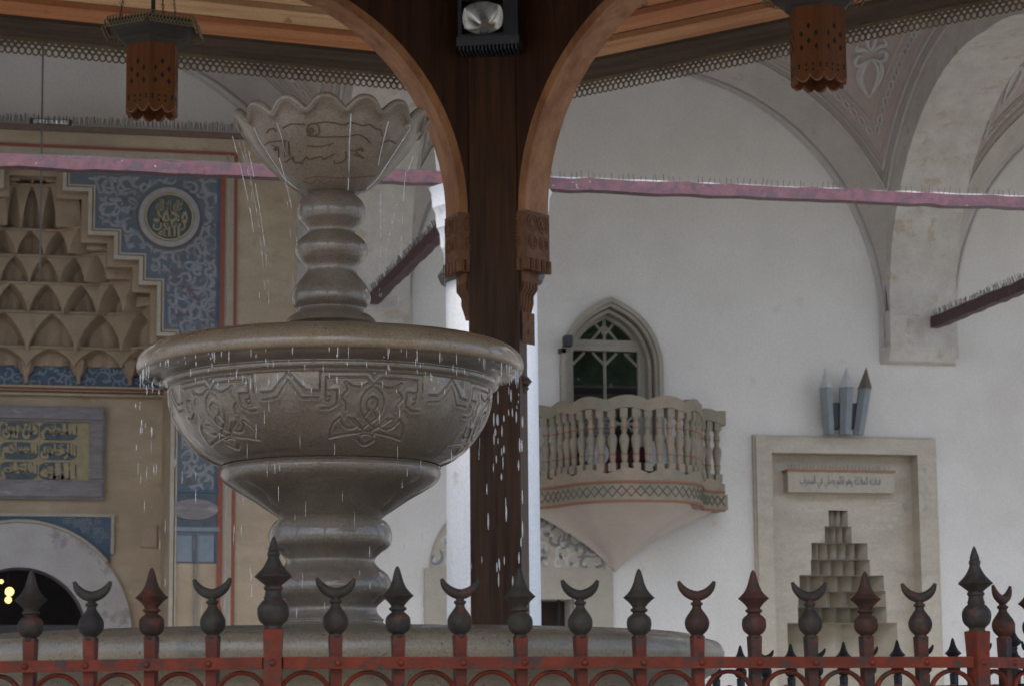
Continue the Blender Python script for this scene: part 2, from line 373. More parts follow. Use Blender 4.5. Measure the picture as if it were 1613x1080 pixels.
# transverse arches (wall -> column) with the side faces showing
cyv = (YC + YW) / 2
for x in AX:
    m = MB(); a = (YW - YC) / 2; n = 40
    inner = []; outer = []
    drop = .33
    for i in range(n + 1):
        y = cyv + a * cos(pi * i / n)
        zz = ZSP + arch_z((a - .0) * cos(pi * i / n), a, RISE) 
        inner.append((y - (.16 * cos(pi * i / n)) , ZSP + (zz - ZSP) * .90 - .02)); outer.append((y, zz + .5 if 0 < i < n else zz + .5))
    fn = lambda u, v, d, x=x: V((x + d, u, v))
    m.strip(inner, outer, fn, -HB, HB)
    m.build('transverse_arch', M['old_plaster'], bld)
    # pilaster foot on the wall
    m = MB(); zt = ZSP - .02; yy = YW - .16
    m.box((x - HB, yy, ZS + .12), (x + HB, YW + .02, zt + .05))
    m.hexa([V((x - HB - .0, YW - .10, ZS)), V((x + HB, YW - .10, ZS)), V((x + HB + .05, YW + .01, ZS - .02)), V((x - HB - .05, YW + .01, ZS - .02)),
            V((x - HB, yy, ZS + .12)), V((x + HB, yy, ZS + .12)), V((x + HB + .05, YW + .01, ZS + .12)), V((x - HB - .05, YW + .01, ZS + .12))])
    m.build('wall_corbel', M['old_plaster'], bld)
# wall arch mouldings and pendentive lines
for k in (2, 3, 4):
    cx = (AX[k - 1] + AX[k]) / 2
    for off, mt, r in ((0, 'rose_line', .014), (-.06, 'pale_line', .012)):
        m = MB(); pts = []
        for i in range(61):
            t = -1 + 2 * i / 60; u = sin(t * pi / 2) * (A0 + off)
            pts.append(V((cx + u, YW - .012, ZSP + off * .5 + arch_z(u, A0 + off, RISE))))
        pts = [V((cx - A0 - off, YW - .012, ZS + .05))] + pts + [V((cx + A0 + off, YW - .012, ZS + .05))]
        m.tube(pts, r, 6, flat=.5, nrm=(0, 1, 0)); m.build('wall_arch_moulding', M[mt], bld)
# painted pendentives: a curved triangle following the vault
def pend(k, right, seed):
    x0, x1 = AX[k - 1], AX[k]; s = 1 if right else -1; xc = x1 - HB if right else x0 + HB; yc = YW - .05
    def P(a, b, lift=.012):   # a along the wall away from the corner, b out from the wall (metres)
        x = xc - s * a; y = yc - b; z = vz(x, y, k)
        e = .02; nx = -(vz(x + e, y, k) - vz(x - e, y, k)) / (2 * e); ny = -(vz(x, y + e, k) - vz(x, y - e, k)) / (2 * e)
        nn = V((nx, ny, 1)).normalized(); return V((x, y, z)) - nn * lift
    a0, b0 = .08, .28; far = 2.25
    rows = []
    for j in range(25):
        rr = .02 + 1.9 * j / 24
        rows.append([P(a0 + .02 + rr * q / 12, b0 + .02 + rr * (1 - q / 12), .010) for q in range(13)])
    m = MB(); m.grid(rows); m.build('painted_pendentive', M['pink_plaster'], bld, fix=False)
    def line(dl, mt, r):
        m = MB(); n = 40
        m.tube([P(a0 + dl + (far - a0) * (i / n), b0 + dl, .016) for i in range(n + 1)], r, 5, flat=.5)
        m.tube([P(a0 + dl, b0 + dl + (far - b0) * (i / n), .016) for i in range(n + 1)], r, 5, flat=.5)
        m.build('pendentive_moulding', M[mt], bld)
    line(-.045, 'pale_line', .014); line(-.015, 'rose_line', .007); line(.01, 'pale_line', .010); line(.045, 'rose_line', .007); line(.16, 'rose_line', .009)
    m = MB()      # chain border
    for sd_ in (0, 1):
        t = .16
        while t < 2.0:
            o_ = .105
            pc = (lambda t_, o2: P(a0 + t_, b0 + o2, .02)) if sd_ == 0 else (lambda t_, o2: P(a0 + o2, b0 + t_, .02))
            c = pc(t, o_); d1 = (pc(t + .02, o_) - c).normalized(); d2 = (pc(t, o_ + .02) - c).normalized()
            m.tube([c + d1 * cos(q * pi / 5) * .042 + d2 * sin(q * pi / 5) * .026 for q in range(10)], .0075, 4, closed=True)
            t += .07
    m.build('chain_border', M['pale_line'], bld, fix=False).__setitem__('kind', 'stuff')
    def D(u, v): return P(.34 + .26 * v - .75 * u, .70 + .85 * v + 1.0 * u, .02)
    m = MB()
    for sgn in (1, -1):
        for pl in ([(0,-.16),(.05,-.06),(.07,.02),(.045,.10),(0,.16)], [(0,-.16),(.075,-.05),(.10,.03),(.07,.12),(.0,.16)],
                   [(0,.14),(.10,.12),(.13,.17),(.10,.21),(.06,.19)], [(0,.2),(.06,.26),(.12,.27),(.10,.33)], [(.0,.22),(.03,.32),(.02,.40)],
                   [(0,.45),(.08,.5),(.14,.6),(.1,.7),(.03,.66)], [(.16,.4),(.2,.5),(.26,.52)]):
            m.tube([D(sgn * q.x, q.y) for q in spl([(a, b) for a, b in pl], 5)], .013, 5, rf=lambda t: .35 + 1.2 * sin(pi * t))
    m.build('pendentive_flower', M['pale_line'], bld).__setitem__('kind', 'stuff')
pend(3, True, 1); pend(4, False, 2); pend(2, True, 3); pend(3, False, 4)
# front arcade wall and roof
m = MB(); fnC = lambda u, v, d: V((u, YC + d, v))
for i in range(4):
    x0, x1 = AX[i], AX[i + 1]; cx = (x0 + x1) / 2; n = 24; A = []; B = []
    for j in range(2 * n + 1):
        u = -A0 * cos(pi * j / (2 * n)); A.append((cx + u, ZSP + arch_z(u))); B.append((cx + u, ZTOP))
    m.strip(A, B, fnC, -.3, .3)
for x in AX: m.box((x - HB, YC - .3, ZSP - .06), (x + HB, YC + .3, ZTOP))
m.box((20, YC - .3, 0), (20.5, YW, ZTOP)); m.box((-12.5, YC - .3, 0), (-12, YW, ZTOP))
m.build('arcade_wall', M['plaster'], bld, fix=False)
m = MB(); m.box((-12.5, YC - .5, ZTOP), (20.5, YW + .8, ZTOP + .3)); m.build('roof', M['roof_lead'], bld)
# left-hand end of the portico closed off beyond the frame
# columns
CX = at_Y(776, 700, YC).x; CR = abs(at_Y(848, 700, YC).x - at_Y(704, 700, YC).x) / 2
ZCOL = at_Y(775, 446, YC).z; ZCAP = at_Y(775, 300, YC).z
def column(x, lab='tall white marble portico column behind the wooden post'):
    t = thing('column', lab, 'column', (x, YC, 0), 'marble columns of the portico')
    m = MB(); m.lathe([(CR * 1.05, .35), (CR * 1.04, .8), (CR, 2.0), (CR * .985, ZCOL)], 48, (x, YC, 0)); m.build('shaft', M['marble'], t)
    m = MB(); m.lathe([(CR * 1.35, 0), (CR * 1.35, .12), (CR * 1.2, .18), (CR * 1.25, .25), (CR * 1.1, .35)], 40, (x, YC, 0)); m.build('base', M['marble'], t)
    m = MB(); m.lathe([(CR, ZCOL - .01), (CR * 1.1, ZCOL), (CR * 1.16, ZCOL + .045), (CR * 1.08, ZCOL + .085), (CR * .98, ZCOL + .09)], 40, (x, YC, 0)); m.build('collar', M['bronze'], t)
    m = MB(); z = ZCOL + .085; hh = (ZCAP - z) / 4
    for i in range(4):
        r = CR * (1.02 + .09 * i)
        m.lathe([(r, z + i * hh), (r * 1.02, z + i * hh + hh * .7), (r * 1.07, z + i * hh + hh)], 8, (x, YC, 0), sm=False)
    m.build('capital', M['marble'], t)
    m = MB(); m.lathe([(CR * 1.25, ZCAP), (CR * 1.25, ZSP - .06)], 4, (x, YC, 0), sm=False); m.build('impost_block', M['plaster'], t)
    return t
column(CX); column(AX[1], 'white marble portico column left of the portal'); column(AX[3], 'white marble portico column right of the prayer niche')

# ------------------------------------------------------------------ tie beams
def spikes(A, B, n, h, r=.0022, out=None, seed=1, jit=.35, name='bird_spikes', root=None, both=True):
    rnd = random.Random(seed); m = MB(); A = V(A); B = V(B)
    d = (B - A).normalized(); sd_ = d.cross(V((0, 0, 1))).normalized()
    for i in range(n):
        t = (i + rnd.uniform(-.2, .2)) / n
        p = A.lerp(B, min(max(t, 0), 1)); k = rnd.choice((-1, 0, 1)) if both else 0
        q = p + V((0, 0, h * rnd.uniform(.75, 1.05))) + sd_ * k * h * jit + d * rnd.uniform(-.2, .2) * h
        m.tube([p, q], r, 4)
    o = m.build(name, M['wire'], root, fix=False); o['kind'] = 'stuff'; return o
def tie(name, label, A, B, hw, hh, mt, nsp, sh, cable=None, seed=1, wob=.012, sr=.0022):
    A = V(A); B = V(B); t = thing(name, label, 'tie beam', A, 'iron tie beams of the portico')
    d = (B - A).normalized(); sd_ = d.cross(V((0, 0, 1))).normalized(); rnd = random.Random(seed)
    m = MB(); rows = []; n = max(8, int((B - A).length / .12))
    for i in range(n + 1):
        c = A.lerp(B, i / n) + V((0, 0, rnd.uniform(-wob, wob) * .5)); k = 1 + rnd.uniform(-.05, .05)
        ch = .35
        rows.append([c + sd_ * a * hw + V((0, 0, b * hh * k)) for a, b in ((-1, -1), (1, -1), (1, .8), (.7, 1), (-.7, 1), (-1, .8))])
    m.grid(rows, cu=True, sm=False); m.poly(rows[0]); m.poly(rows[-1]); m.build('bar', M[mt], t)
    if cable:
        m = MB(); m.tube([A.lerp(B, i / n) + V((0, 0, hh + .008 + rnd.uniform(-.002, .004))) - sd_ * hw * .3 for i in range(n + 1)], .006, 6); m.build('cable', M[cable], t)
    if nsp: spikes(A + V((0, 0, hh)), B + V((0, 0, hh)), nsp, sh, sr, seed=seed, root=t)
    return t
ZT = (at_Y(690, 281, YC).z + at_Y(880, 291, YC).z) / 2
hz = .042
tie('tie_beam', 'purple pink tie beam crossing behind the upper fountain bowl', (-6.2, YC, ZT), (CX - CR, YC, ZT), .05, hz, 'tie_pink', 500, .022, 'wire', 3, sr=.0015)
tie('tie_beam', 'purple pink spiked tie beam above the balcony on the right', (CX + CR, YC, ZT - .005), (13.1, YC, ZT - .005), .05, hz, 'tie_pink', 230, .055, 'white_cable', 4)
tie('tie_beam', 'dark maroon spiked tie beam sloping down behind the wooden post', (CX, YC + CR, ZT), (AX[2], YW - .1, ZT), .04, .05, 'tie_dark', 260, .07, None, 5, sr=.003)
pe = at_Y(1472, 508, YW - .16)
tie('tie_beam', 'dark maroon spiked tie beam at the far right edge', (pe.x, YW - .16, pe.z), (pe.x - .0, YC + .3, pe.z), .04, .052, 'tie_dark', 200, .062, None, 6, sr=.003)

# ================================================================== Arabic lettering
FORMS = {'ا':(0xFE8D,2),'ب':(0xFE8F,4),'ت':(0xFE95,4),'ة':(0xFE93,2),'ح':(0xFEA1,4),'د':(0xFEA9,2),'ر':(0xFEAD,2),'س':(0xFEB1,4),'ص':(0xFEB9,4),
         'ع':(0xFEC9,4),'ف':(0xFED1,4),'ق':(0xFED5,4),'ك':(0xFED9,4),'ل':(0xFEDD,4),'م':(0xFEE1,4),'ن':(0xFEE5,4),'ه':(0xFEE9,4),'و':(0xFEED,2),'ي':(0xFEF1,4),'ئ':(0xFE89,4)}
def shape(s):
    out = []; i = 0; prev = False
    while i < len(s):
        c = s[i]
        if c not in FORMS: out.append(c); prev = False; i += 1; continue
        if c == 'ل' and i + 1 < len(s) and s[i + 1] == 'ا':
            out.append(chr(0xFEFC if prev else 0xFEFB)); prev = False; i += 2; continue
        base, nf = FORMS[c]; nxt = i + 1 < len(s) and s[i + 1] in FORMS and nf == 4
        k = (3 if prev and nxt else 1 if prev else 2 if nxt else 0)
        out.append(chr(base + k)); prev = nxt; i += 1
    return ''.join(reversed(out))
def text_mb(body, cx, cz, wd, ht, Y, ext=.004, mtn='ink', root=None, name='lettering', bold=.012, to=None):
    c = bpy.data.curves.new(name, 'FONT'); c.body = shape(body); c.extrude = .02; c.offset = bold
    o = bpy.data.objects.new(name, c); COL.objects.link(o)
    dg = bpy.context.evaluated_depsgraph_get(); me = bpy.data.meshes.new_from_object(o.evaluated_get(dg))
    bpy.data.objects.remove(o); bpy.data.curves.remove(c)
    xs = [v.co.x for v in me.vertices]; ys = [v.co.y for v in me.vertices]
    x0, x1, y0, y1 = min(xs), max(xs), min(ys), max(ys)
    vs = [((v.co.x - x0) / (x1 - x0) * wd + cx - wd / 2, Y - (v.co.z / .02) * ext, (v.co.y - y0) / (y1 - y0) * ht + cz - ht / 2) for v in me.vertices]
    fs = [tuple(p.vertices) for p in me.polygons]; bpy.data.meshes.remove(me)
    mb = to or MB(); k = len(mb.v); mb.v += vs; mb.f += [tuple(i + k for i in f) for f in fs]; mb.sm += [False] * len(fs)
    if to is None: return mb.build(name, M[mtn], root, fix=False)

# ================================================================== portal
YP = 20.1
def pp(px, py, Y=YP): q = at_Y(px, py, Y); return (q.x, q.z)
def pz(py, Y=YP, px=150): return at_Y(px, py, Y).z
def pxx(px, Y=YP, py=500): return at_Y(px, py, Y).x
por = thing('stone_portal', 'tan stone portal with stalactite hood and blue scrollwork behind the fountain', 'portal', (NX, YP, 0))
XR = pxx(467); XL = 2 * NX - XR; ZP = pz(207, px=200)
steps_px = [(95, 269, 303), (136, 303, 371), (178, 371, 408), (218, 408, 447), (247, 447, 527), (271, 527, 1300)]
half = []      # stepped outline of the opening, right half: (x, z) from the top down
for x, ya, yb in steps_px:
    X = pxx(x); half += [(X, pz(ya)), (X, pz(yb) if yb < 1200 else 0)]
def slab_with_steps(mb, fn, hf, xr, zt, d0, d1):
    """wall between the stepped opening and an outer rectangle, both halves"""
    for sg in (1, -1):
        X = lambda x: NX + sg * (x - NX)
        mb.strip([(X(NX), hf[0][1]), (X(hf[0][0]), hf[0][1])], [(X(NX), zt), (X(hf[0][0]), zt)], fn, d0, d1)
        for i in range(0, len(hf), 2):
            x = hf[i][0]; zt_ = zt if i == 0 else None
            xn = hf[i + 2][0] if i + 2 < len(hf) else xr
            zl = hf[i + 1][1] if i + 2 < len(hf) else 0
            mb.strip([(X(x), zl), (X(xn), zl)], [(X(x), zt), (X(xn), zt)], fn, d0, d1)
fnp = lambda u, v, d: V((u, YP + d, v))
m = MB(); slab_with_steps(m, fnp, half, XR, ZP, 0, .42); m.build('front_wall', M['sandstone'], por)
m = MB()   # cornice
zc_ = ZP
m.box((XL - .03, YP - .03, zc_ - .03), (XR + .06, YP + .42, zc_ + .02)); m.build('cornice', M['brown_paint'], por)
spikes((XL, YP - .05, ZP + .02), (XR, YP - .05, ZP + .02), 330, .075, .0028, seed=9, root=por)
lx, lz = pp(80, 196); 
t_ = thing('ledge_floodlight', 'flat dark lamp box lying on the portal ledge', 'lamp', (lx, YP + .05, ZP + .02))
m = MB(); m.box((lx - .17, YP + .0, ZP + .02), (lx + .17, YP + .14, ZP + .075)); m.build('housing', M['plastic'], t_)
m = MB(); m.box((lx - .14, YP - .012, ZP + .03), (lx + .14, YP, ZP + .065)); m.build('lens', M['reflector'], t_)
# painted frame bands
def band(x0, x1, z0, z1, d, name, mt): mm = MB(); mm.box((x0, YP - d, z0), (x1, YP + .002, z1)); mm.build(name, M[mt], por)
xa, xb, xc1, xd = pxx(345), pxx(353), pxx(367), pxx(372)
zr = pz(243, px=300)
for sg in (1, -1):
    f = lambda a, b: tuple(sorted((NX + sg * (a - NX), NX + sg * (b - NX))))
    a, b = f(xa, xb); band(a, b, 0, pz(262), .02, 'red_band', 'red_band')
    a, b = f(xb, xc1); band(a, b, 0, zr, .012, 'cream_band', 'cream')
    a, b = f(xb + .02, xb + .035); band(a, b, 0, zr, .026, 'bead', 'cream')
    a, b = f(xc1, xd); band(a, b, 0, zr, .018, 'thin_red_band', 'red_band')
L0 = NX - (xd - NX)
band(L0, xd, zr, zr + .025, .018, 'thin_red_band', 'red_band')
band(L0 + .03, xc1, pz(262), zr, .010, 'cream_band', 'cream')
band(L0 + .1, xb, pz(268), pz(262), .02, 'red_band', 'red_band')
# blue field: stepped again, laid proud of the wall, ends above the dado
mo = .055
halfb = [(x + mo, z + (mo if i % 2 == 0 else mo)) for i, (x, z) in enumerate(half)]
for i in range(1, len(halfb), 2): halfb[i] = (halfb[i][0], half[i][1] + mo)
class Clip: pass
m = MB()
zb0 = pz(885)
for sg in (1, -1):
    X = lambda x: NX + sg * (x - NX)
    zt = pz(268)
    fld = lambda u, v, d: V((u, YP + d, v))
    hb = halfb
    xprev = NX
    for i in range(0, len(hb), 2):
        x = hb[i][0]; xn = hb[i + 2][0] if i + 2 < len(hb) else xa
        zl = hb[i + 1][1] if i + 2 < len(hb) else zb0
        if zl < zt: m.strip([(X(x), zl), (X(xn), zl)], [(X(x), zt), (X(xn), zt)], fld, -.012, .001)
m.build('blue_field', M['blue'], por)
# cream stepped moulding around the opening
def soff(o): return [(NX, half[0][1] + o)] + [(x + o, (z + o) if z > 0 else 0) for x, z in half]
for o1, o2, mt, dd in ((-.002, .030, 'cream', -.035), (.030, .040, 'brown_paint', -.014), (.040, .0545, 'cream', -.024)):
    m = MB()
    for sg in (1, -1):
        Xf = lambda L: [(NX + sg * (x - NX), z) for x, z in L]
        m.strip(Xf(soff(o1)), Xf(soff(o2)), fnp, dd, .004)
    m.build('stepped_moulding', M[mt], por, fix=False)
for o1, y0_, y1_ in ((-.05, .06, .24),):
    m = MB()
    for sg in (1, -1):
        Xf = lambda L: [(NX + sg * (x - NX), z) for x, z in L]
        A_ = Xf([(NX, half[0][1] + o1)] + [(x + o1, z + o1) for x, z in half[:-1]]); B_ = Xf([(NX, half[0][1] + .3)] + [(x + .3, z + .3) for x, z in half[:-1]])
        m.strip(A_, B_, fnp, y0_, y1_)
    m.build('hood_stepping', M['muqarnas'], por, fix=False)
# arabesque relief
def inside_blue(x, z, mg=.03):
    xm = NX + abs(x - NX)
    if xm > xa - mg or z > pz(272) - mg or z < zb0: return False
    if z < pz(772): return False
    lim = None
    for i in range(0, len(half), 2):
        if half[i][1] >= z - mo - mg >= (half[i + 1][1]): lim = half[i][0]
    if z > half[0][1]: return True
    return lim is not None and xm > lim + mo + mg
MC = pp(266, 344); MR = abs(pxx(315) - pxx(266))
def swirl(rnd, c, s):
    """a comma shaped scroll: list of 2-D points"""
    a0 = rnd.uniform(0, 2 * pi); sg = rnd.choice((-1, 1)); turns = rnd.uniform(.8, 1.35); pts = []
    for i in range(15):
        t = i / 14; rr = s * (.25 + .95 * t ** 1.1); a = a0 + sg * turns * 2 * pi * (1 - t) * .8
        pts.append((c[0] + rr * cos(a), c[1] + rr * sin(a)))
    return pts
def arabesque(box, test, n, s, Y, root, mts, name, seed, r=.011, mind=1.25):
    rnd = random.Random(seed); cs = []; meshes = [MB() for _ in mts]
    tries = 0
    while len(cs) < n and tries < n * 60:
        tries += 1
        c = (rnd.uniform(box[0], box[1]), rnd.uniform(box[2], box[3]))
        if not test(*c) or any((c[0] - q[0]) ** 2 + (c[1] - q[1]) ** 2 < (s * mind) ** 2 for q in cs): continue
        cs.append(c); k = rnd.randrange(len(mts)); sz = s * rnd.uniform(.75, 1.15)
        pts = [p for p in swirl(rnd, c, sz) if test(*p)]
        if len(pts) > 5: meshes[k].tube([V((p[0], Y, p[1])) for p in pts], r, 6, flat=.5, nrm=(0, 1, 0), rf=lambda t: .55 + .75 * sin(pi * t) + .5 * (t < .15))
        # leaf
        a = rnd.uniform(0, 2 * pi); L = sz * rnd.uniform(.6, 1.0); lp = []
        for i in range(7):
            t = i / 6; lp.append((c[0] + cos(a) * L * t + sin(a) * .25 * L * sin(pi * t), c[1] + sin(a) * L * t - cos(a) * .25 * L * sin(pi * t)))
        lp = [p for p in lp if test(*p)]
        if len(lp) > 4: meshes[(k + 1) % len(mts)].tube([V((p[0], Y - .002, p[1])) for p in lp], r * 1.5, 6, flat=.4, nrm=(0, 1, 0), rf=lambda t: .15 + sin(pi * t))
    for mm, mt in zip(meshes, mts):
        if mm.v: mm.build(name, M[mt], root, fix=False)['kind'] = 'stuff'
tst = lambda x, z: inside_blue(x, z) and (x - MC[0]) ** 2 + (z - MC[1]) ** 2 > (MR + .03) ** 2 and ((2 * NX - x) - MC[0]) ** 2 + (z - MC[1]) ** 2 > (MR + .03) ** 2
arabesque((NX, xa, pz(772), pz(268)), tst, 260, .078, YP - .014, por, ('scroll', 'scroll_pale', 'scroll'), 'scroll_relief', 5, mind=.95)
arabesque((NX - 1.6, NX - .2, pz(500), pz(268)), tst, 90, .078, YP - .014, por, ('scroll', 'scroll_pale'), 'scroll_relief', 6)
# blue edging line
m = MB()
m.box((xa - .025, YP - .018, zb0), (xa - .004, YP - .011, pz(268))); m.build('blue_edging', M['deep_blue'], por)
# lower panels on the right jamb
def rpanel(x0, y0, x1, y1, mt, d, name='jamb_panel'):
    a = pp(x0, y1); b = pp(x1, y0); mm = MB(); mm.box((a[0], YP - d, a[1]), (b[0], YP - .010, b[1])); return mm.build(name, M[mt], por)
rpanel(276, 777, 341, 830, 'teal_dark', .02)
rpanel(272, 771, 345, 775, 'deep_blue', .022)
ov = MB(); c = pp(306, 802); rx = .19; rz = .085; pts = [(c[0] + rx * cos(i * pi / 16), c[1] + rz * sin(i * pi / 16)) for i in range(32)]
ov.prism(pts, fnp, -.03, -.018); ov.build('oval_boss', M['purple_marble'], por)
rpanel(272, 830, 345, 836, 'scroll_blue', .022)
rpanel(278, 843, 302, 884, 'scroll_blue', .018); rpanel(312, 843, 338, 884, 'scroll_blue', .018)
rpanel(302, 838, 306, 1100, 'scroll', .02); rpanel(308, 838, 312, 1100, 'scroll_blue', .018); rpanel(272, 884, 277, 1100, 'scroll_blue', .018); rpanel(340, 884, 345, 1100, 'scroll_blue', .018)
# medallion
med = MB(); N_ = 56
def disc(c, r0, r1, ya, yb, mt, name):
    mm = MB(); A = [(c[0] + r0 * cos(i * 2 * pi / N_), c[1] + r0 * sin(i * 2 * pi / N_)) for i in range(N_)]
    if r0 == 0: mm.prism([(c[0] + r1 * cos(i * 2 * pi / N_), c[1] + r1 * sin(i * 2 * pi / N_)) for i in range(N_)], fnp, ya, yb)
    else: mm.strip(A, [(c[0] + r1 * cos(i * 2 * pi / N_), c[1] + r1 * sin(i * 2 * pi / N_)) for i in range(N_)], fnp, ya, yb, closed=True)
    return mm.build(name, M[mt], md, ang=30)
k_ = MR / 49
md = thing('round_medallion', 'round medallion with gilded Arabic lettering on dark blue', 'medallion', (MC[0], YP - .03, MC[1]))
disc(MC, 0, 50 * k_, -.022, -.0125, 'brown_paint', 'backing'); disc(MC, 39.5 * k_, 48 * k_, -.05, -.0225, 'ring_stone', 'stone_ring')
disc(MC, 35.5 * k_, 39 * k_, -.056, -.0225, 'gold', 'gilded_ring'); disc(MC, 0, 35.4 * k_, -.032, -.0225, 'teal_dark', 'dark_ground')
m = MB()
for s_, dx, dz, ww, hh in (('لااله الا الله', 0, 19, 42, 19), ('محمد', 2, 3, 54, 26), ('رسول', 0, -10, 52, 24), ('الله', 0, -24, 34, 16)):
    text_mb(s_, MC[0] + dx * k_, MC[1] + dz * k_, ww * k_, hh * k_, YP - .034, .006, to=m, bold=.02)
m.build('gilded_lettering', M['gold'], md, fix=False)

# niche interior
YB = 21.0
side = MB()
zsp = pz(600)
side.box((XN1, YP + .42, 0), (XN1 + .1, YB, ZN1)); side.box((XN0 - .1, YP + .42, 0), (XN0, YB, ZN1)); side.box((XN0, YP + .42, half[0][1]), (XN1, YB, half[0][1] + .1))
side.build('niche_side', M['sandstone'], por)
# back wall with door arch
dcx = pp(35, 900, YB)[0]; dcx = NX - .02
def bz(py, px=100): return at_Y(px, py, YB).z
def bx(px, py=800): return at_Y(px, py, YB).x
zdoor = bz(893, 30); rdoor = bx(137, 990) - dcx
zd0 = bz(1000)
A = []; n = 24
for i in range(n + 1):
    a = pi * i / n; A.append((dcx - rdoor * cos(a), zd0 + (zdoor - zd0) * sin(a)))
A = [(dcx - rdoor, 0)] + A + [(dcx + rdoor, 0)]
m = MB(); fb = lambda u, v, d: V((u, YB + d, v))
m.strip(A, [(x, half[0][1]) for x, z in A], fb, 0, .3)
m.box((XN0, YB, 0), (dcx - rdoor, YB + .3, half[0][1])); m.box((dcx + rdoor, YB, 0), (XN1, YB + .3, half[0][1]))
m.build('niche_back_wall', M['sandstone'], por, fix=False)
# marble arch ring
r2 = bx(207, 990) - dcx; ze = bz(822, 20)
B = [(dcx - r2, 0)] + [(dcx - r2 * cos(pi * i / n), zd0 + (ze - zd0) * sin(pi * i / n)) for i in range(n + 1)] + [(dcx + r2, 0)]
m = MB(); m.strip(A, B, fb, -.05, .32); m.build('marble_arch', M['arch_marble'], por)
m = MB()
m.tube([V((x, YB - .055, z)) for x, z in [(dcx - (r2 + .01) * cos(pi * i / 40), zd0 + (ze + .01 - zd0) * sin(pi * i / 40)) for i in range(41)] if abs(x - dcx) < bx(176) - dcx], .016, 6)
m.build('arch_moulding', M['window_paint'], por)
# blue spandrels over the marble arch
xs1 = bx(175); zt_ = bz(813, 60); m = MB()
for sg in (1, -1):
    Pa = []; Pb = []
    for i in range(17):
        x = (xs1 - dcx) * i / 16; zz = zd0 + (ze + .03 - zd0) * sqrt(max(1 - (x / (r2 + .03)) ** 2, 0)); Pa.append((dcx + sg * x, min(zz, zt_ - .005))); Pb.append((dcx + sg * x, zt_))
    m.strip(Pa, Pb, fb, -.02, -.001)
m.build('blue_spandrel', M['deep_blue'], por)
m = MB(); rnd = random.Random(3)
for i in range(34):
    x = rnd.uniform(.2, xs1 - dcx - .03); lowz = zd0 + (ze + .06 - zd0) * sqrt(max(1 - (x / (r2 + .05)) ** 2, 0)); 
    if lowz > zt_ - .06: continue
    z = rnd.uniform(lowz + .03, zt_ - .03)
    for sg in (1, -1):
        m.tube([V((dcx + sg * x + .03 * (q / 12) * cos(q * .8), YB - .022, z + .03 * (q / 12) * sin(q * .8))) for q in range(14)], .004, 4)
m.build('spandrel_scrolls', M['scroll_blue'], por, fix=False)['kind'] = 'stuff'
m = MB(); m.box((dcx - (xs1 - dcx) - .03, YB - .035, zt_), (xs1 + .03, YB + .001, zt_ + .025)); m.box((xs1, YB - .035, bz(872, 175)), (xs1 + .025, YB + .001, zt_)); m.build('spandrel_border', M['window_paint'], por)
# jamb box and mouldings
m = MB()
for z in (bz(617, 120), bz(612, 120), bz(624, 120)): m.box((XN0, YB - .05, z), (XN1, YB + .001, z + .02))
m.build('string_course', M['sandstone'], por)
m = MB(); m.box((XN0, YB - .055, bz(615.5, 120)), (XN1, YB - .05, bz(613, 120))); m.build('red_string', M['red_band'], por)
a = (bx(222), bz(860)); b = (bx(247), bz(825))
m = MB(); m.box((a[0], YB - .02, a[1]), (b[0], YB + .001, b[1])); m.build('raised_block', M['sandstone'], por)
# inscription panel on the back wall
ip = thing('inscription_panel', 'framed gold and blue panel of Arabic writing over the door', 'inscription panel', (NX, YB, bz(710)))
px1, pza, pzb = bx(163), bz(640, 80), bz(786, 80)
pxl = 2 * NX - px1; fwid = .13
ix1, iza, izb = bx(139), bz(664, 80), bz(757, 80); ixl = 2 * NX - ix1
for (u0, v0, u1, v1), nm in (((pxl, iza, px1, pza), 'frame_rail'), ((pxl, pzb, px1, izb), 'frame_rail'), ((ix1, izb, px1, iza), 'frame_rail'), ((pxl, izb, ixl, iza), 'frame_rail')):
    m = MB(); m.box((u0, YB - .045, v0), (u1, YB - .001, v1))
    e = .02
    m.box((u0 + e, YB - .065, v0 + e), (u1 - e, YB - .045, v1 - e)); m.build(nm, M['purple_marble'], ip)
m = MB(); m.box((ixl, YB - .02, izb), (ix1, YB - .001, iza)); m.build('gold_ground', M['gold'], ip)
rows = ['نصر من الله وفتح', 'بسم الله الرحمن', 'لا اله الا الله']
m = MB(); mt2 = MB(); rh = (iza - izb) / 3
words = [['اللهم', 'من بين', 'بالحق'], ['الرحمن', 'السلام', 'اللهم'], ['الله', 'الكلم', 'المسلم']]
cw = (ix1 - ixl - .12) / 3
for r_ in range(3):
    zc0 = iza - rh * (r_ + .5)
    for c_ in range(3):
        xc0 = ix1 - .10 - cw * (c_ + .5); hw_, hh_ = cw * .48, rh * .44
        pts = [(xc0 + hw_ * (1 if abs(cos(q)) > .9 else abs(cos(q)) ** .35) * (1 if cos(q) > 0 else -1), zc0 + hh_ * abs(sin(q)) ** .6 * (1 if sin(q) > 0 else -1)) for q in [i * 2 * pi / 28 for i in range(28)]]
        m.prism(pts, fb, -.026, -.0205)
        text_mb(words[r_][c_], xc0, zc0, hw_ * 1.9, hh_ * 1.85, YB - .028, .006, to=mt2, bold=.05); text_mb(words[(r_ + 1) % 3][(c_ + 1) % 3], xc0, zc0 + hh_ * .3, hw_ * 1.6, hh_ * 1.1, YB - .026, .005, to=mt2, bold=.02)
m.build('blue_cartouche', M['teal_dark'], ip, fix=False); mt2.build('gilded_lettering', M['gold'], ip, fix=False)
# blue frieze under the hood with half-round shields
zf0, zf1 = bz(611, 120), bz(578, 120)
m = MB(); m.box((XN0, YB - .018, zf0), (XN1, YB - .001, zf1 + .12)); m.build('blue_frieze', M['deep_blue'], por)
arabesque((NX - 1.0, XN1, zf0 + .03, zf1), lambda x, z: zf0 < z < zf1, 50, .06, YB - .02, por, ('scroll_blue', 'scroll_blue'), 'frieze_scrolls', 12, r=.007)
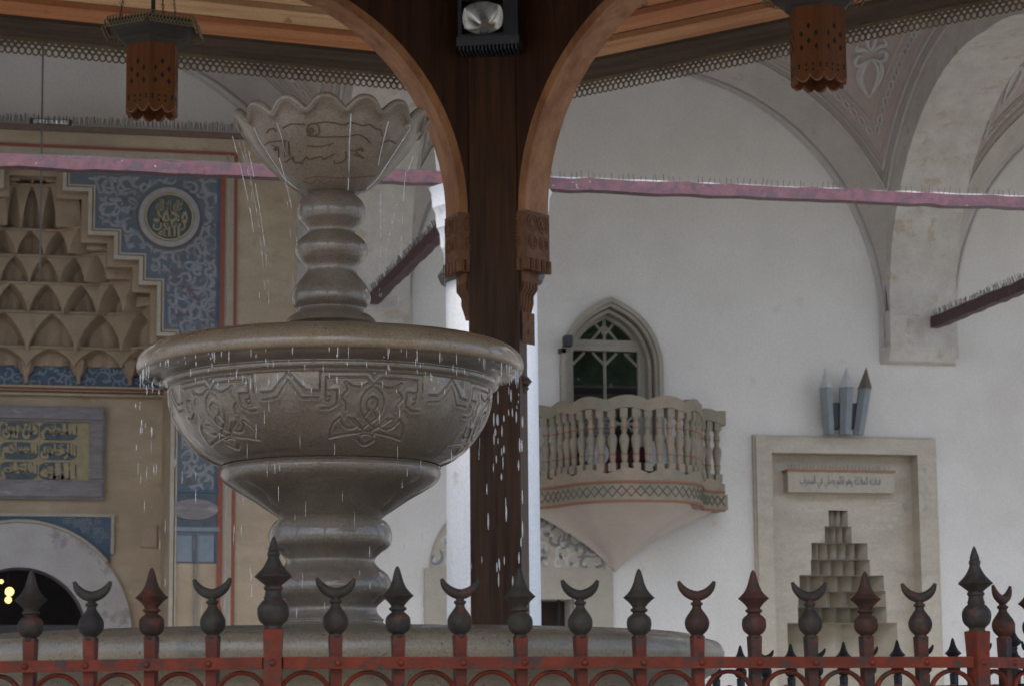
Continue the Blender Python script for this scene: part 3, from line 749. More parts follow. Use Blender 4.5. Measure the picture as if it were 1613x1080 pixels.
# stalactite vault: corbelled tiers of hollow cells on a U-shaped plan
tiers = [(582, 540, XN1 - .02, .78), (540, 487, XN1 - .06, .62), (487, 445, pxx(243), .54), (445, 405, pxx(214), .42), (405, 368, pxx(174), .34), (368, 302, pxx(132), .24), (302, 272, pxx(90), .14)]
def path(hw, dep):
    """U-shaped plan from front-left to front-right; returns pts (x,y)"""
    yf = YP + .10; yb = YP + .10 + dep; ch = min(.28, hw * .5)
    P = [(-hw, yf), (-hw, yb - ch), (-hw + ch, yb), (hw - ch, yb), (hw, yb - ch), (hw, yf)]
    out = []; segs = [(V((a[0], a[1])), V((b[0], b[1]))) for a, b in zip(P, P[1:])]; tot = sum((b - a).length for a, b in segs)
    n = 288
    for i in range(n + 1):
        s_ = tot * i / n
        for a, b in segs:
            L = (b - a).length
            if s_ <= L + 1e-9: out.append(a + (b - a) * (s_ / L if L else 0)); break
            s_ -= L
        else: out.append(V(P[-1]))
    return out, tot
muq = []
for ti, (y0, y1, xr_, dep) in enumerate(tiers):
    z0, z1 = (zf1 + .0 if ti == 0 else pz(y0, YP + .5, 60)), pz(y1, YP + .5, 60)
    hw = xr_ - NX; nxt = tiers[ti + 1] if ti + 1 < len(tiers) else (0, 0, NX + .1, .05)
    pa, tot = path(hw, dep + (.10 if ti else .0)); pb, _ = path(max(nxt[2] - NX, .08), nxt[3])
    ncell = max(2, int(round(tot / (.46 if ti < 2 else .36))))
    m = MB(); rows = []; T = 20; dz = z1 - z0
    def ss(x): x = min(max(x, 0), 1); return x * x * (3 - 2 * x)
    for j in range(T + 1):
        t = j / T; row = []
        wn = .45 * max(1 - (t / .93) ** 1.5, 0) ** .8 if t < .93 else 0
        for i, (p, q) in enumerate(zip(pa, pb)):
            s_ = i / (len(pa) - 1) * ncell + .5 * (ti % 2); f = s_ - math.floor(s_)
            e_ = ss((abs(f - .5) - wn) / .05 + .5) if wn > 0 else 1
            hollow = .02 + .34 * t ** 1.5
            adv = hollow + (1 - hollow) * e_
            fan = .14 * abs(sin(pi * 3.5 * (f + .5 * (ti % 2)))) * (1 - e_) * (1 - t * .7)
            r = p + (q - p) * (adv * .94 + fan)
            # pilaster between cells tapers towards its foot
            zz = z0 + dz * t - (dz * .10 * e_ * (1 - t) if ti < 3 else 0)
            row.append(V((NX + r.x, r.y + .02 * e_ * (1 - t), zz)))
        rows.append(row)
    m.grid(rows, sm=True)
    # lip moulding under the next tier
    lip0 = [V((NX + (p + (q - p) * .92).x, (p + (q - p) * .92).y - .015, z1)) for p, q in zip(pa, pb)]
    m.tube(lip0[2:-2], .013, 5)
    m.build('stalactite_tier', M['muqarnas'], por, fix=False, ang=40)
m = MB(); m.box((NX - .5, YP + .1, half[0][1] - .02), (NX + .5, YB, half[0][1])); m.build('hood_crown', M['muqarnas'], por)
pa0, tot0 = path(tiers[0][2] - NX, .78); nc0 = max(2, int(round(tot0 / .46))); m = MB()
for q in range(1, nc0):     # pendants under the ribs of the lowest tier
    p = pa0[int(round(q / nc0 * (len(pa0) - 1)))]
    m.lathe([(.0, zf0 + .02), (.018, zf0 + .03), (.022, zf0 + .09), (.05, zf0 + .12), (.075, zf1 + .02), (.06, zf1 + .06)], 6, (NX + p.x, p.y - .05, 0), sm=False, cap=False)
m.build('pendant', M['muqarnas'], por)['kind'] = 'stuff'
# room behind the door and its lamps
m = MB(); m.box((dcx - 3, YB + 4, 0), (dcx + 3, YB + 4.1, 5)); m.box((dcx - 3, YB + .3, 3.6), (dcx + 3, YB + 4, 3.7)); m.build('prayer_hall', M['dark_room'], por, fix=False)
m = MB(); zb_ = at_Y(60, 990, YB + .2).z; m.box((dcx - rdoor, YB + .1, zb_ - .12), (dcx + rdoor, YB + .2, zb_ + .03)); m.build('door_rail', M['plastic'], por)
hl = at_Y(13, 935, YB + 3)
t_ = thing('hanging_lamp', 'small lit lamp glowing yellow inside the dark doorway', 'lamp', (hl.x, hl.y, hl.z))
for px_, py_, r_ in ((15, 931, .042), (13, 944, .032), (2, 915, .02)):
    q = at_Y(px_, py_, YB + 3); m = MB(); m.lathe([(r_ * sin(pi * i / 8) + 1e-5, -r_ * cos(pi * i / 8)) for i in range(9)], 12, q, cap=False); m.build('bulb', M['bulb'], t_)
m = MB(); m.tube([hl + V((0, 0, .1)), hl + V((0, 0, 1.0))], .008, 6); m.build('rod', M['black_cable'], t_)
# thin hanging cable in front of the portal
ca = at_Y(66, 60, 19.2); cb = at_Y(63, 425, 19.2)
m = MB(); m.tube([ca + V((0, 0, 1.3)), cb], .007, 6); tag(m.build('hanging_cable', M['wire'], None, loc=cb), 'thin dark vertical cable hanging before the portal hood', 'cable')
cab = at_Y(66, 195, YP)

# ================================================================== prayer niche on the right
YN = YW
mi = thing('prayer_niche', 'pale stone outdoor prayer niche with stepped stalactite recess on the right', 'prayer niche', at_Y(1325, 1000, YN) * 1)
mi.location = (at_Y(1325, 1000, YN).x, YN, 0)
def mp_(px, py, Y=YN): q = at_Y(px, py, Y); return q.x, q.z
X0, Z1 = mp_(1187, 688); X1, _ = mp_(1468, 688); xi0, zi = mp_(1212, 713); xi1, _ = mp_(1441, 713)
def nbox(mb, x0, z0, x1, z1, d0, d1): mb.box((x0, YN + d0, z0), (x1, YN + d1, z1))
m = MB(); nbox(m, X0, 0, xi0, Z1, -.06, .2); nbox(m, xi1, 0, X1, Z1, -.06, .2); nbox(m, xi0, zi, xi1, Z1, -.06, .2)
m.build('outer_frame', M['niche_stone'], mi, fix=False)
m = MB(); e = .018
nbox(m, X0 - e, 0, X0, Z1 + e, -.035, .01); nbox(m, X1, 0, X1 + e, Z1 + e, -.035, .01); nbox(m, X0, Z1, X1, Z1 + e, -.035, .01)
m.build('edge_strip', M['niche_stone'], mi, fix=False)
ND = .11   # inner field depth
# inner field with stepped opening
rowsp = [(803, 828, 1305, 1335), (828, 854, 1299, 1341), (854, 880, 1278, 1366), (880, 905, 1277, 1370), (905, 930, 1259, 1392), (930, 955, 1257, 1395), (955, 980, 1257, 1396), (980, 1300, 1240, 1413)]
rr_ = []
for ya, yb, xa_, xb_ in rowsp:
    a = at_Y(xa_, ya, YN + ND); b = at_Y(xb_, ya, YN + ND); rr_.append((a.z if ya < 1200 else 0, at_Y(xa_, yb, YN + ND).z if yb < 1200 else 0, a.x, b.x))
m = MB(); nbox(m, xi0, rr_[0][0], xi1, zi, ND, .45)
for za, zb, xa_, xb_ in rr_: nbox(m, xi0, zb, xa_, za, ND, .45); nbox(m, xb_, zb, xi1, za, ND, .45)
m.build('inner_field', M['niche_stone'], mi, fix=False)
# cells
m = MB(); ncs = [3, 4, 6, 5, 6, 5, 6, 4]
for ri, ((za, zb, xa_, xb_), nc) in enumerate(zip(rr_, ncs)):
    d_back = ND + .10 + .035 * ri
    yf = YN + ND + .035 * ri - (.03 if ri else 0) ; yf = max(yf, YN + ND + .01)
    wd_ = (xb_ - xa_) / nc
    top = []; 
    for i in range(nc):
        xl = xa_ + wd_ * i; xr2 = xl + wd_; xm = (xl + xr2) / 2
        # two-facet cell receding to the middle
        f0 = YN + ND + .012 + ((.03 + .028 * ri) if 0 < i < nc else 0); f1 = YN + ND + .012 + ((.03 + .028 * ri) if i < nc - 1 else 0)
        yb_ = YN + ND + .12 + .035 * ri
        m.quad((xl, f0, zb), (xm, yb_, zb), (xm, yb_, za), (xl, f0, za)); m.quad((xm, yb_, zb), (xr2, f1, zb), (xr2, f1, za), (xm, yb_, za))
        if ri < len(rr_) - 1: m.poly([(xl, f0, zb), (xm, yb_, zb), (xr2, f1, zb), (xr2, yb_ + .15, zb), (xl, yb_ + .15, zb)])
    m.quad((xa_, YN + ND, za), (xb_, YN + ND, za), (xb_, YN + ND + .4, za), (xa_, YN + ND + .4, za))
    if ri: # scalloped lower lip of the tier above
        pass
m.build('stalactite_cells', M['niche_stone'], mi, fix=False)
m = MB(); nbox(m, xi0, 0, xi1, rr_[0][0], .62, .7); m.build('recess_back', M['niche_stone'], mi)
# chalk wear: thin irregular patches
m = MB(); rnd = random.Random(11)
for (x0, y0, x1, y1, k) in ((1258, 800, 1300, 805, 10), (1370, 782, 1428, 800, 22), (1345, 824, 1425, 832, 26), (1376, 815, 1386, 820, 3), (1405, 812, 1420, 820, 4), (1218, 932, 1240, 940, 5)):
    for _ in range(k):
        cx_, cy_ = rnd.uniform(x0, x1), rnd.uniform(y0, y1); q = at_Y(cx_, cy_, YN + ND); a_ = rnd.uniform(.008, .035); b_ = rnd.uniform(.003, .010)
        m.prism([(q.x + a_ * cos(t) * rnd.uniform(.6, 1), q.z + b_ * sin(t) * rnd.uniform(.6, 1)) for t in [i * pi / 5 for i in range(10)]], fnW, ND - .0015 - rnd.uniform(0, .001), ND)
m.build('chalk_wear', M['chalk'], mi, fix=False)['kind'] = 'stuff'
# plaque
pa_ = at_Y(1241, 742, YN - .02); pb_ = at_Y(1409, 776, YN - .02)
pl = thing('inscribed_plaque', 'long stone plaque with dark Arabic writing and spikes, in the niche', 'plaque', ((pa_.x + pb_.x) / 2, YN, (pa_.z + pb_.z) / 2))
m = MB(); m.box((pa_.x, YN - .02, pb_.z), (pb_.x, YN + ND, pa_.z)); m.build('slab', M['plaque'], pl)
m = MB(); m.box((pa_.x - .01, YN - .03, pa_.z), (pb_.x + .01, YN + ND, pa_.z + .022)); m.build('copper_cover', M['copper'], pl)
spikes((pa_.x + .01, YN - .01, pa_.z + .02), (pb_.x - .02, YN - .01, pa_.z + .02), 28, .042, .0022, seed=3, root=pl, both=False)
text_mb('فنادته الملائكة وهو قائم يصلي في المحراب', (pa_.x + pb_.x) / 2 - .01, (pa_.z + pb_.z) / 2, (pb_.x - pa_.x) * .76, (pa_.z - pb_.z) * .66, YN - .0215, .0015, 'soft_ink', pl, 'lettering', bold=.004)
# silver triple lamp
tl = thing('triple_lamp', 'three upright silver metal prisms with pointed tops above the prayer niche', 'lamp', (at_Y(1330, 690, YN - .15).x, YN - .15, Z1 + e))
Yl = YN - .16
for (xb, xt, ytip, ysh, hw, mt, mtt) in ((1306, 1301, 577, 610, .058, 'steel_blue', 'silver'), (1331, 1333, 576, 610, .066, 'steel_blue', 'silver'), (1352, 1362, 577, 612, .062, 'steel_blue', 'brown_metal')):
    a = at_Y(xb, 688, Yl); a.z = Z1 + e + .001; b = at_Y(xt, ysh, Yl); c_ = at_Y(xt + (xt - xb) * .25, ytip, Yl)
    m = MB(); rows = []
    for p, s_ in ((a, .85), (b, 1.0)):
        rows.append([p + V((hw * s_ * cos(q * pi / 3 + .3), hw * s_ * sin(q * pi / 3 + .3), 0)) for q in range(6)])
    m.grid(rows, cu=True, sm=False); m.poly(rows[0]); m.poly(rows[1]); m.build('prism_body', M[mt], tl)
    m = MB(); rw = [b + V((hw * 1.12 * cos(q * pi / 3 + .3), hw * 1.12 * sin(q * pi / 3 + .3), 0)) for q in range(6)]
    for q in range(6): m.poly([rw[q], rw[(q + 1) % 6], c_])
    m.poly(rw); m.build('pointed_cap', M[mtt], tl)
m = MB(); a = at_Y(1317, 655, Yl); m.box((a.x - .05, Yl, a.z - .1), (a.x + .2, YW, a.z + .12)); m.build('bracket', M['plastic'], tl)

# ================================================================== balcony
bx0 = at_Y(965, 700, YW).x
ZR = at_Y(965, 900, YW - .02).z
PLAN = spl([(0, 1.10), (.22, 1.08), (.42, .98), (.56, .82), (.64, .64), (.70, .48), (.78, .36), (.90, .29), (1.0, .27)], 6)
HWB = at_Y(1138, 700, YW - .27).x - bx0
def plan(k=1.0, inset=0):
    P = [V((p.x / 1.0 * HWB * k, p.y * k)) for p in PLAN]; L = [V((-p.x, p.y)) for p in P[::-1]][:-1] + P
    out = []
    for i, p in enumerate(L):
        t = (L[min(i + 1, len(L) - 1)] - L[max(i - 1, 0)]).normalized(); nrm = V((-t.y, t.x))
        out.append(V((p.x + nrm.x * inset, max(p.y + nrm.y * inset, .0))))
    return out
def bp(p, z): return V((bx0 + p.x, YW - p.y, z))
dm = 1.08
zr_t = zc(965, 624, at_Y(965, 624, YW - dm).dot(fh)); zr_t = at_Y(965, 623, YW - dm).z; zr_b = at_Y(965, 647, YW - dm).z
zb_t = at_Y(965, 741, YW - dm).z; zb_b = at_Y(965, 787, YW - dm).z; zo1 = at_Y(965, 761, YW - dm).z
bal = thing('balcony', 'small bulging balcony with turned balusters below the arched window', 'balcony', (bx0, YW, zb_b))
P0 = plan()
seg = [0]
for a, b in zip(P0, P0[1:]): seg.append(seg[-1] + (b - a).length)
TL = seg[-1]
def ribbon(name, inset_o, inset_i, f_lo, f_hi, mt, closeends=True):
    o_, i_ = plan(1, inset_o), plan(1, inset_i); m = MB(); R1, R2, R3, R4 = [], [], [], []
    for k, (p, q) in enumerate(zip(o_, i_)):
        s_ = seg[k] / TL
        R1.append(bp(p, f_lo(s_))); R2.append(bp(p, f_hi(s_))); R3.append(bp(q, f_hi(s_))); R4.append(bp(q, f_lo(s_)))
    m.grid([R1, R2, R3, R4], cv=True, sm=False)
    for r_ in (0, -1): m.poly([R1[r_], R2[r_], R3[r_], R4[r_]])
    return m.build(name, M[mt], bal, ang=25)
wv = lambda s_, n: abs(sin(pi * n * s_))
NWV = 8
ribbon('handrail', .03, -.05, lambda s_: zr_b + .035 * wv(s_ + .0, NWV), lambda s_: zr_t - .03 + .04 * wv(s_, NWV), 'balcony')
ribbon('base_board', .03, -.05, lambda s_: zo1 + .02, lambda s_: zb_t - .02 + .045 * wv(s_, NWV), 'balcony')
ribbon('diamond_band', .022, -.05, lambda s_: zb_b, lambda s_: zo1 + .02, 'balcony')
ribbon('orange_band', .036, 0, lambda s_: zo1 + .008, lambda s_: zo1 + .028, 'orange_line'); ribbon('orange_band', .030, 0, lambda s_: zb_b - .015, lambda s_: zb_b + .005, 'orange_line')
m = MB(); oo = plan(1, .026); zm = (zb_b + zo1 + .02) / 2; hh = (zo1 - zb_b) * .32; NZ = 18
def at_s(L, s_):
    t = s_ * TL
    for k in range(len(seg) - 1):
        if seg[k] <= t <= seg[k + 1] + 1e-9: return L[k].lerp(L[k + 1], (t - seg[k]) / max(seg[k + 1] - seg[k], 1e-9))
    return L[-1]
for sgn in (1, -1):
    pts = []
    for i in range(NZ * 2 + 1): pts.append(bp(at_s(oo, i / (NZ * 2)), zm + sgn * hh * (1 if i % 2 else -1)))
    m.tube(pts, .006, 4)
m.build('diamond_carving', M['dia'], bal, fix=False)
# balusters
zA, zB = zb_t, zr_b + .03; HH = zB - zA
prof = [(.034, 0), (.034, .12), (.020, .15), (.028, .22), (.024, .30), (.036, .42), (.042, .50), (.034, .56), (.020, .60), (.024, .66), (.030, .74), (.020, .80), (.033, .86), (.033, 1.0)]
bm = MB()
sq = [prof[0], prof[1]]
bm.box((-.032, -.032, 0), (.032, .032, .13 * HH)); bm.box((-.032, -.032, .86 * HH), (.032, .032, HH))
bm.lathe([(r, z * HH) for r, z in prof[1:-1]], 12, (0, 0, 0), cap=False)
om = MB()
for zz, r_ in ((.27, .0275), (.69, .028)): om.lathe([(r_, (zz - .012) * HH), (r_ + .002, zz * HH), (r_, (zz + .012) * HH)], 12, cap=False)
b0 = None; nb = 27; inn = plan(1, -.01)
for i in range(nb):
    s_ = (i + .5) / nb; p = at_s(inn, s_); q = at_s(inn, min(s_ + .01, 1)) - at_s(inn, max(s_ - .01, 0)); rz_ = -atan2(q.y, q.x)
    loc = bp(p, zA) - V(bal.location)
    if b0 is None:
        b0 = bm.build('baluster', M['balcony'], bal, loc=loc, own=True); k_o = om.build('orange_ring', M['orange_line'], b0, loc=(0, 0, 0), own=True); o = b0
    else:
        o = b0.copy(); COL.objects.link(o); o.parent = bal; k2 = k_o.copy(); COL.objects.link(k2); k2.parent = o
    o.location = loc; o.rotation_euler = (0, 0, rz_)
# floor and corbel
m = MB(); fl = plan(1, -.02); m.poly([bp(p, zo1) for p in fl] + [V((bx0 + fl[-1].x, YW, zo1)), V((bx0 + fl[0].x, YW, zo1))]); m.build('floor_slab', M['balcony'], bal, fix=False)
m = MB(); rows = []; nn = 18
for j in range(nn + 1):
    t = j / nn       # 0 top .. 1 tip
    k = (1 - t) ** 1.0 * .55 + .45 * (1 - t) ** 2.6 if t < 1 else 0
    kx = max(.93 * k + .0, .004); z = zb_b + (ZR - zb_b) * (t ** .9)
    wdt = [p for p in plan(1, -.03)]
    # width narrows fast to an ogee; plan blends to a pointed keel
    rows.append([bp(V((p.x * kx, max(p.y * k * .95, .0))), z) for p in wdt])
m.grid(rows); m.build('corbel', M['corbel'], bal, fix=False, ang=60)
ep = plan(1, 0)
for sgn in (0, -1):
    p = ep[sgn]; m = MB(); m.box((bx0 + p.x - .03, YW - p.y - .02, zb_b), (bx0 + p.x + .03, YW, zo1)); m.box((bx0 + p.x - .03, YW - p.y - .02, zr_b), (bx0 + p.x + .03, YW, zr_t)); m.build('end_return', M['balcony'], bal)
# things on the balcony
q = at_Y(985, 722, YW - .45); zf = zo1
t_ = thing('draped_chair', 'low chair with maroon cloth behind the balusters', 'chair', (q.x, YW - .45, zf))
for xo in (-.18, .17):
    m = MB(); pts = [(-.17, 0), (-.165, .30), (-.10, .40), (0, .43), (.10, .40), (.165, .30), (.17, 0)]
    m.prism([(q.x + xo + a, zf + b * .9) for a, b in pts], lambda u, v, d: V((u, YW - .45 + d, v)), -.03, .03); m.build('backrest', M['maroon'], t_)
    m = MB(); m.box((q.x + xo - .17, YW - .75, zf + .1), (q.x + xo + .17, YW - .45, zf + .16)); m.build('seat', M['maroon'], t_)
for px_ in (936, 1032):
    q2 = at_Y(px_, 715, YW - .55); t2 = thing('round_loudspeaker', 'white round loudspeaker horn on the balcony floor, %s of the pair' % ('left' if px_ < 960 else 'right'), 'loudspeaker', (q2.x, YW - .6, zf), 'white horns on the balcony')
    m = MB(); MM = Matrix.Translation((q2.x, YW - .62, q2.z)) @ Matrix.Rotation(pi / 2, 4, 'X'); m.lathe([(.11, 0), (.10, -.02), (.05, -.10), (.03, -.16)], 20, (0, 0, 0), M=MM); m.build('horn', M['white_plastic'], t2)
    m = MB(); m.tube([V((q2.x, YW - .5, zf)), V((q2.x, YW - .5, q2.z))], .012, 6); m.build('stand', M['plastic'], t2)
q = at_Y(936, 672, YW - .3)
t_ = thing('slatted_basket', 'grey slatted round container behind the left balusters', 'container', (q.x, YW - .3, zf))
m = MB()
for i in range(9): m.lathe([(.135, i * .035), (.145, i * .035 + .012), (.135, i * .035 + .022)], 20, (q.x, YW - .3, q.z - .17), cap=(i in (0, 8)))
m.lathe([(.13, 0), (.13, .3)], 20, (q.x, YW - .3, q.z - .17)); m.build('body', M['grey_plastic'], t_)
m = MB(); m.tube([V((q.x, YW - .3, zf)), V((q.x, YW - .3, q.z - .15))], .02, 8); m.build('foot', M['grey_plastic'], t_)

# arched window
wi = thing('arched_window', 'pointed arched window with glazing bars above the balcony', 'window', (BXC, YW, BZ0))
def arc_out(off, z0=None, sh=0):
    a, h = bA + off, bH + off * 1.15; n = 16; az = lambda u, a_, h_: h_ * (.66 * max(1 - (abs(u) / a_) ** 3, 0) ** .5 + .34 * (1 - abs(u) / a_)); L = [(BXC - a, z0 if z0 is not None else BZ0)]
    L += [(BXC - a * cos(pi * i / (2 * n)), BSP + az(a * cos(pi * i / (2 * n)), a, h)) for i in range(n)]
    return L + [(2 * BXC - x, z) for x, z in ([(BXC, BSP + h)] + L[::-1])]
def ring(o0, o1, d0, d1, name, mt, root=wi, z0=None):
    mm = MB(); mm.strip(arc_out(o0, z0), arc_out(o1, z0), fnW, d0, d1); return mm.build(name, M[mt], root)
ring(-.005, .035, -.05, .02, 'outer_architrave', 'window_paint'); ring(-.035, -.004, -.02, .10, 'inner_architrave', 'window_paint')
ring(-.045, -.0355, .02, .16, 'brown_fillet', 'brown_paint'); ring(-.075, -.0455, .05, .22, 'casing', 'window_paint')
ring(-.105, -.0755, .16, .24, 'sash', 'window_paint')
ztr = at_Y(960, 545, YW + .2).z; xw0, xw1 = BXC - bA + .075, BXC + bA - .075
m = MB(); m.box((xw0, YW + .15, ztr - .05), (xw1, YW + .235, ztr + .045)); m.box((xw0, YW + .14, ztr + .0), (xw1, YW + .15, ztr + .02)); m.build('transom', M['window_paint'], wi)
m = MB(); xl, xr2 = xw0 + .015, xw1 - .02; 
def bar(a, b, r=.012): m.tube([V((a[0], YW + .20, a[1])), V((b[0], YW + .20, b[1]))], r, 4)
xm = (xl + xr2) / 2; ztop = BZ1 - .12
m.box((xl - .0, YW + .17, BZ0), (xl + .04, YW + .23, ztr)); m.box((xr2 - .04, YW + .17, BZ0), (xr2, YW + .23, ztr))
bar((xm, BZ0), (xm, ztr - .05), .014); bar((xm, ztr), (xm, ztop), .014)
Lh = .62; z2 = ztr - .06; cw_ = (xr2 - xl - .08) / 2
for (zz0, zz1) in ((z2 - Lh, z2), (z2 - 2 * Lh, z2 - Lh)):
    for xc_ in (xl + .04 + cw_ / 2, xr2 - .04 - cw_ / 2):
        cc = .11
        for sx in (-1, 1):
            bar((xc_ + sx * cw_ / 2, zz1 - cc), (xc_ + sx * (cw_ / 2 - cc), zz1)); bar((xc_ + sx * cw_ / 2, zz0 + cc), (xc_ + sx * (cw_ / 2 - cc), zz0))
    m.box((xl, YW + .185, zz0 - .012), (xr2, YW + .215, zz0 + .012))
for sx in (-1, 1):
    bar((xm, ztr + .18), (xm + sx * .12, ztr + .04)); bar((xm + sx * cw_ * 1.06, ztr + .04), (xm + sx * cw_ * .82, ztr + .2)); bar((xm, ztop - .14), (xm + sx * .10, ztop - .02))
m.build('glazing_bars', M['window_paint'], wi, fix=False)
m = MB(); m.strip([(x, z) for x, z in arc_out(-.095)], [(x, BZ0) for x, z in arc_out(-.095)], fnW, .205, .21); m.build('pane', M['glass'], wi, fix=False)
q = at_Y(892, 538, YW - .1); t_ = thing('small_security_light', 'small dark lamp beside the left spring of the arched window', 'lamp', (q.x, YW - .05, q.z))
m = MB(); m.box((q.x - .02, YW - .15, q.z - .04), (q.x + .045, YW - .05, q.z + .05)); m.build('head', M['plastic'], t_); m = MB(); m.box((q.x - .05, YW - .05, q.z - .09), (q.x + .01, YW, q.z - .05)); m.build('bracket', M['plastic'], t_)

# low window with painted tympanum
lw = thing('low_window', 'stone framed dark window with painted tympanum under the balcony', 'window', ((LW[0] + LW[1]) / 2, YW, LZ0))
fx0, fx1 = at_Y(668, 960, YW).x, at_Y(965, 960, YW).x; fz = at_Y(815, 895, YW).z
m = MB(); m.box((fx0, YW - .03, 0), (LW[0], YW + .02, fz)); m.box((LW[1], YW - .03, 0), (fx1, YW + .02, fz)); m.box((LW[0], YW - .03, LZ1), (LW[1], YW + .02, fz)); m.box((LW[0], YW - .03, 0), (LW[1], YW + .02, LZ0))
m.build('stone_frame', M['plaque'], lw, fix=False)
m = MB()
for i in range(5): x = LW[0] + (LW[1] - LW[0]) * (i + .5) / 5; m.box((x - .012, YW + .1, LZ0), (x + .012, YW + .125, LZ1))
m.build('iron_grille', M['rear_iron'], lw, fix=False)
m = MB(); m.box((LW[0], YW + .3, LZ0), (LW[1], YW + .31, LZ1)); m.build('dark_infill', M['dark_room'], lw)  # dark sheet added to stand in for the unlit depth of the opening
tx0, tx1 = at_Y(678, 893, YW).x, at_Y(952, 893, YW).x; tcx = (tx0 + tx1) / 2; ta = (tx1 - tx0) / 2; tz = fz; th = at_Y(815, 792, YW).z - tz
T_ = [(tcx - ta * cos(pi * i / 40), tz + arch_z(ta * cos(pi * i / 40), ta, th)) for i in range(41)]
m = MB(); m.strip(T_, [(x, tz) for x, z in T_], fnW, -.012, -.001); m.build('tympanum', M['niche_stone'], lw, fix=False)
tt = lambda x, z: abs(x - tcx) < ta and tz + .02 < z < tz + arch_z(x - tcx, ta, th) - .03
arabesque((tx0, tx1, tz, tz + th), tt, 90, .075, YW - .014, lw, ('scroll_tymp', 'scroll_tymp2') if 'scroll_tymp' in M else ('pale_line', 'scroll'), 'tympanum_scrolls', 21, r=.013)
m = MB(); m.tube([V((x, YW - .014, z)) for x, z in T_], .012, 5, flat=.5, nrm=(0, 1, 0)); m.build('tympanum_border', M['plaque'], lw)

# ================================================================== wooden pavilion
PX, PD = -.640, 7.94
PC = W(PX, PD); NS = 6; STEP = 2 * pi / NS; APF = cos(pi / NS)
TH0 = R(82.5); RP, RE = 4.4, 6.58
def pv(k, r, z=0):    # vertex k of the plan
    a = TH0 + k * STEP; return W(PX + r * cos(a), PD + r * sin(a), z)
ZE = at_d(865, 138, 14.46).z
DP = 12.3
pav = thing('wooden_pavilion', 'six sided wooden fountain pavilion with dark post, arches and lace eaves', 'pavilion', PC)
def frame_at(k, r):
    """matrix: x along tangent (to the right seen from inside), y outwards, at vertex k"""
    a = TH0 + k * STEP; o_ = pv(k, r); out = (pv(k, r + 1) - o_).normalized(); t = V((out.y, -out.x, 0))
    return Matrix((( t.x, out.x, 0, o_.x), (t.y, out.y, 0, o_.y), (0, 0, 1, 0), (0, 0, 0, 1)))
ZRF = ZE + (RE - RP) * APF * tan(R(22))
pw = 80 / F * DP / 2
for k in range(NS):
    Mx = frame_at(k, RP); m = MB()
    ch = .008
    yf8 = -pw - .055; o8 = [(-pw, yf8 + ch), (-pw + ch, yf8), (pw - ch, yf8), (pw, yf8 + ch), (pw, pw), (-pw, pw)]
    m.prism(o8, lambda u, v, d: Mx @ V((u, v, d)), 0, ZRF - .1)
    m.build('post', M['post_wood'], pav)
    m = MB(); zk = zc(790, 604, DP)
    zz0 = zc(790, 618, DP); 
    # turned collar lower down
    for zz, rr2 in ((zc(790, 601, DP), .165), (zc(790, 612, DP), .15)):
        o_ = pv(k, RP); m.lathe([(rr2 * .9, zz - .02), (rr2, zz), (rr2 * .9, zz + .02)], 24, (o_.x, o_.y, 0))
    m.build('post_collar', M['post_wood'], pav)
ZSPA = zc(790, 345, DP); RA = 1.16; TP = .18
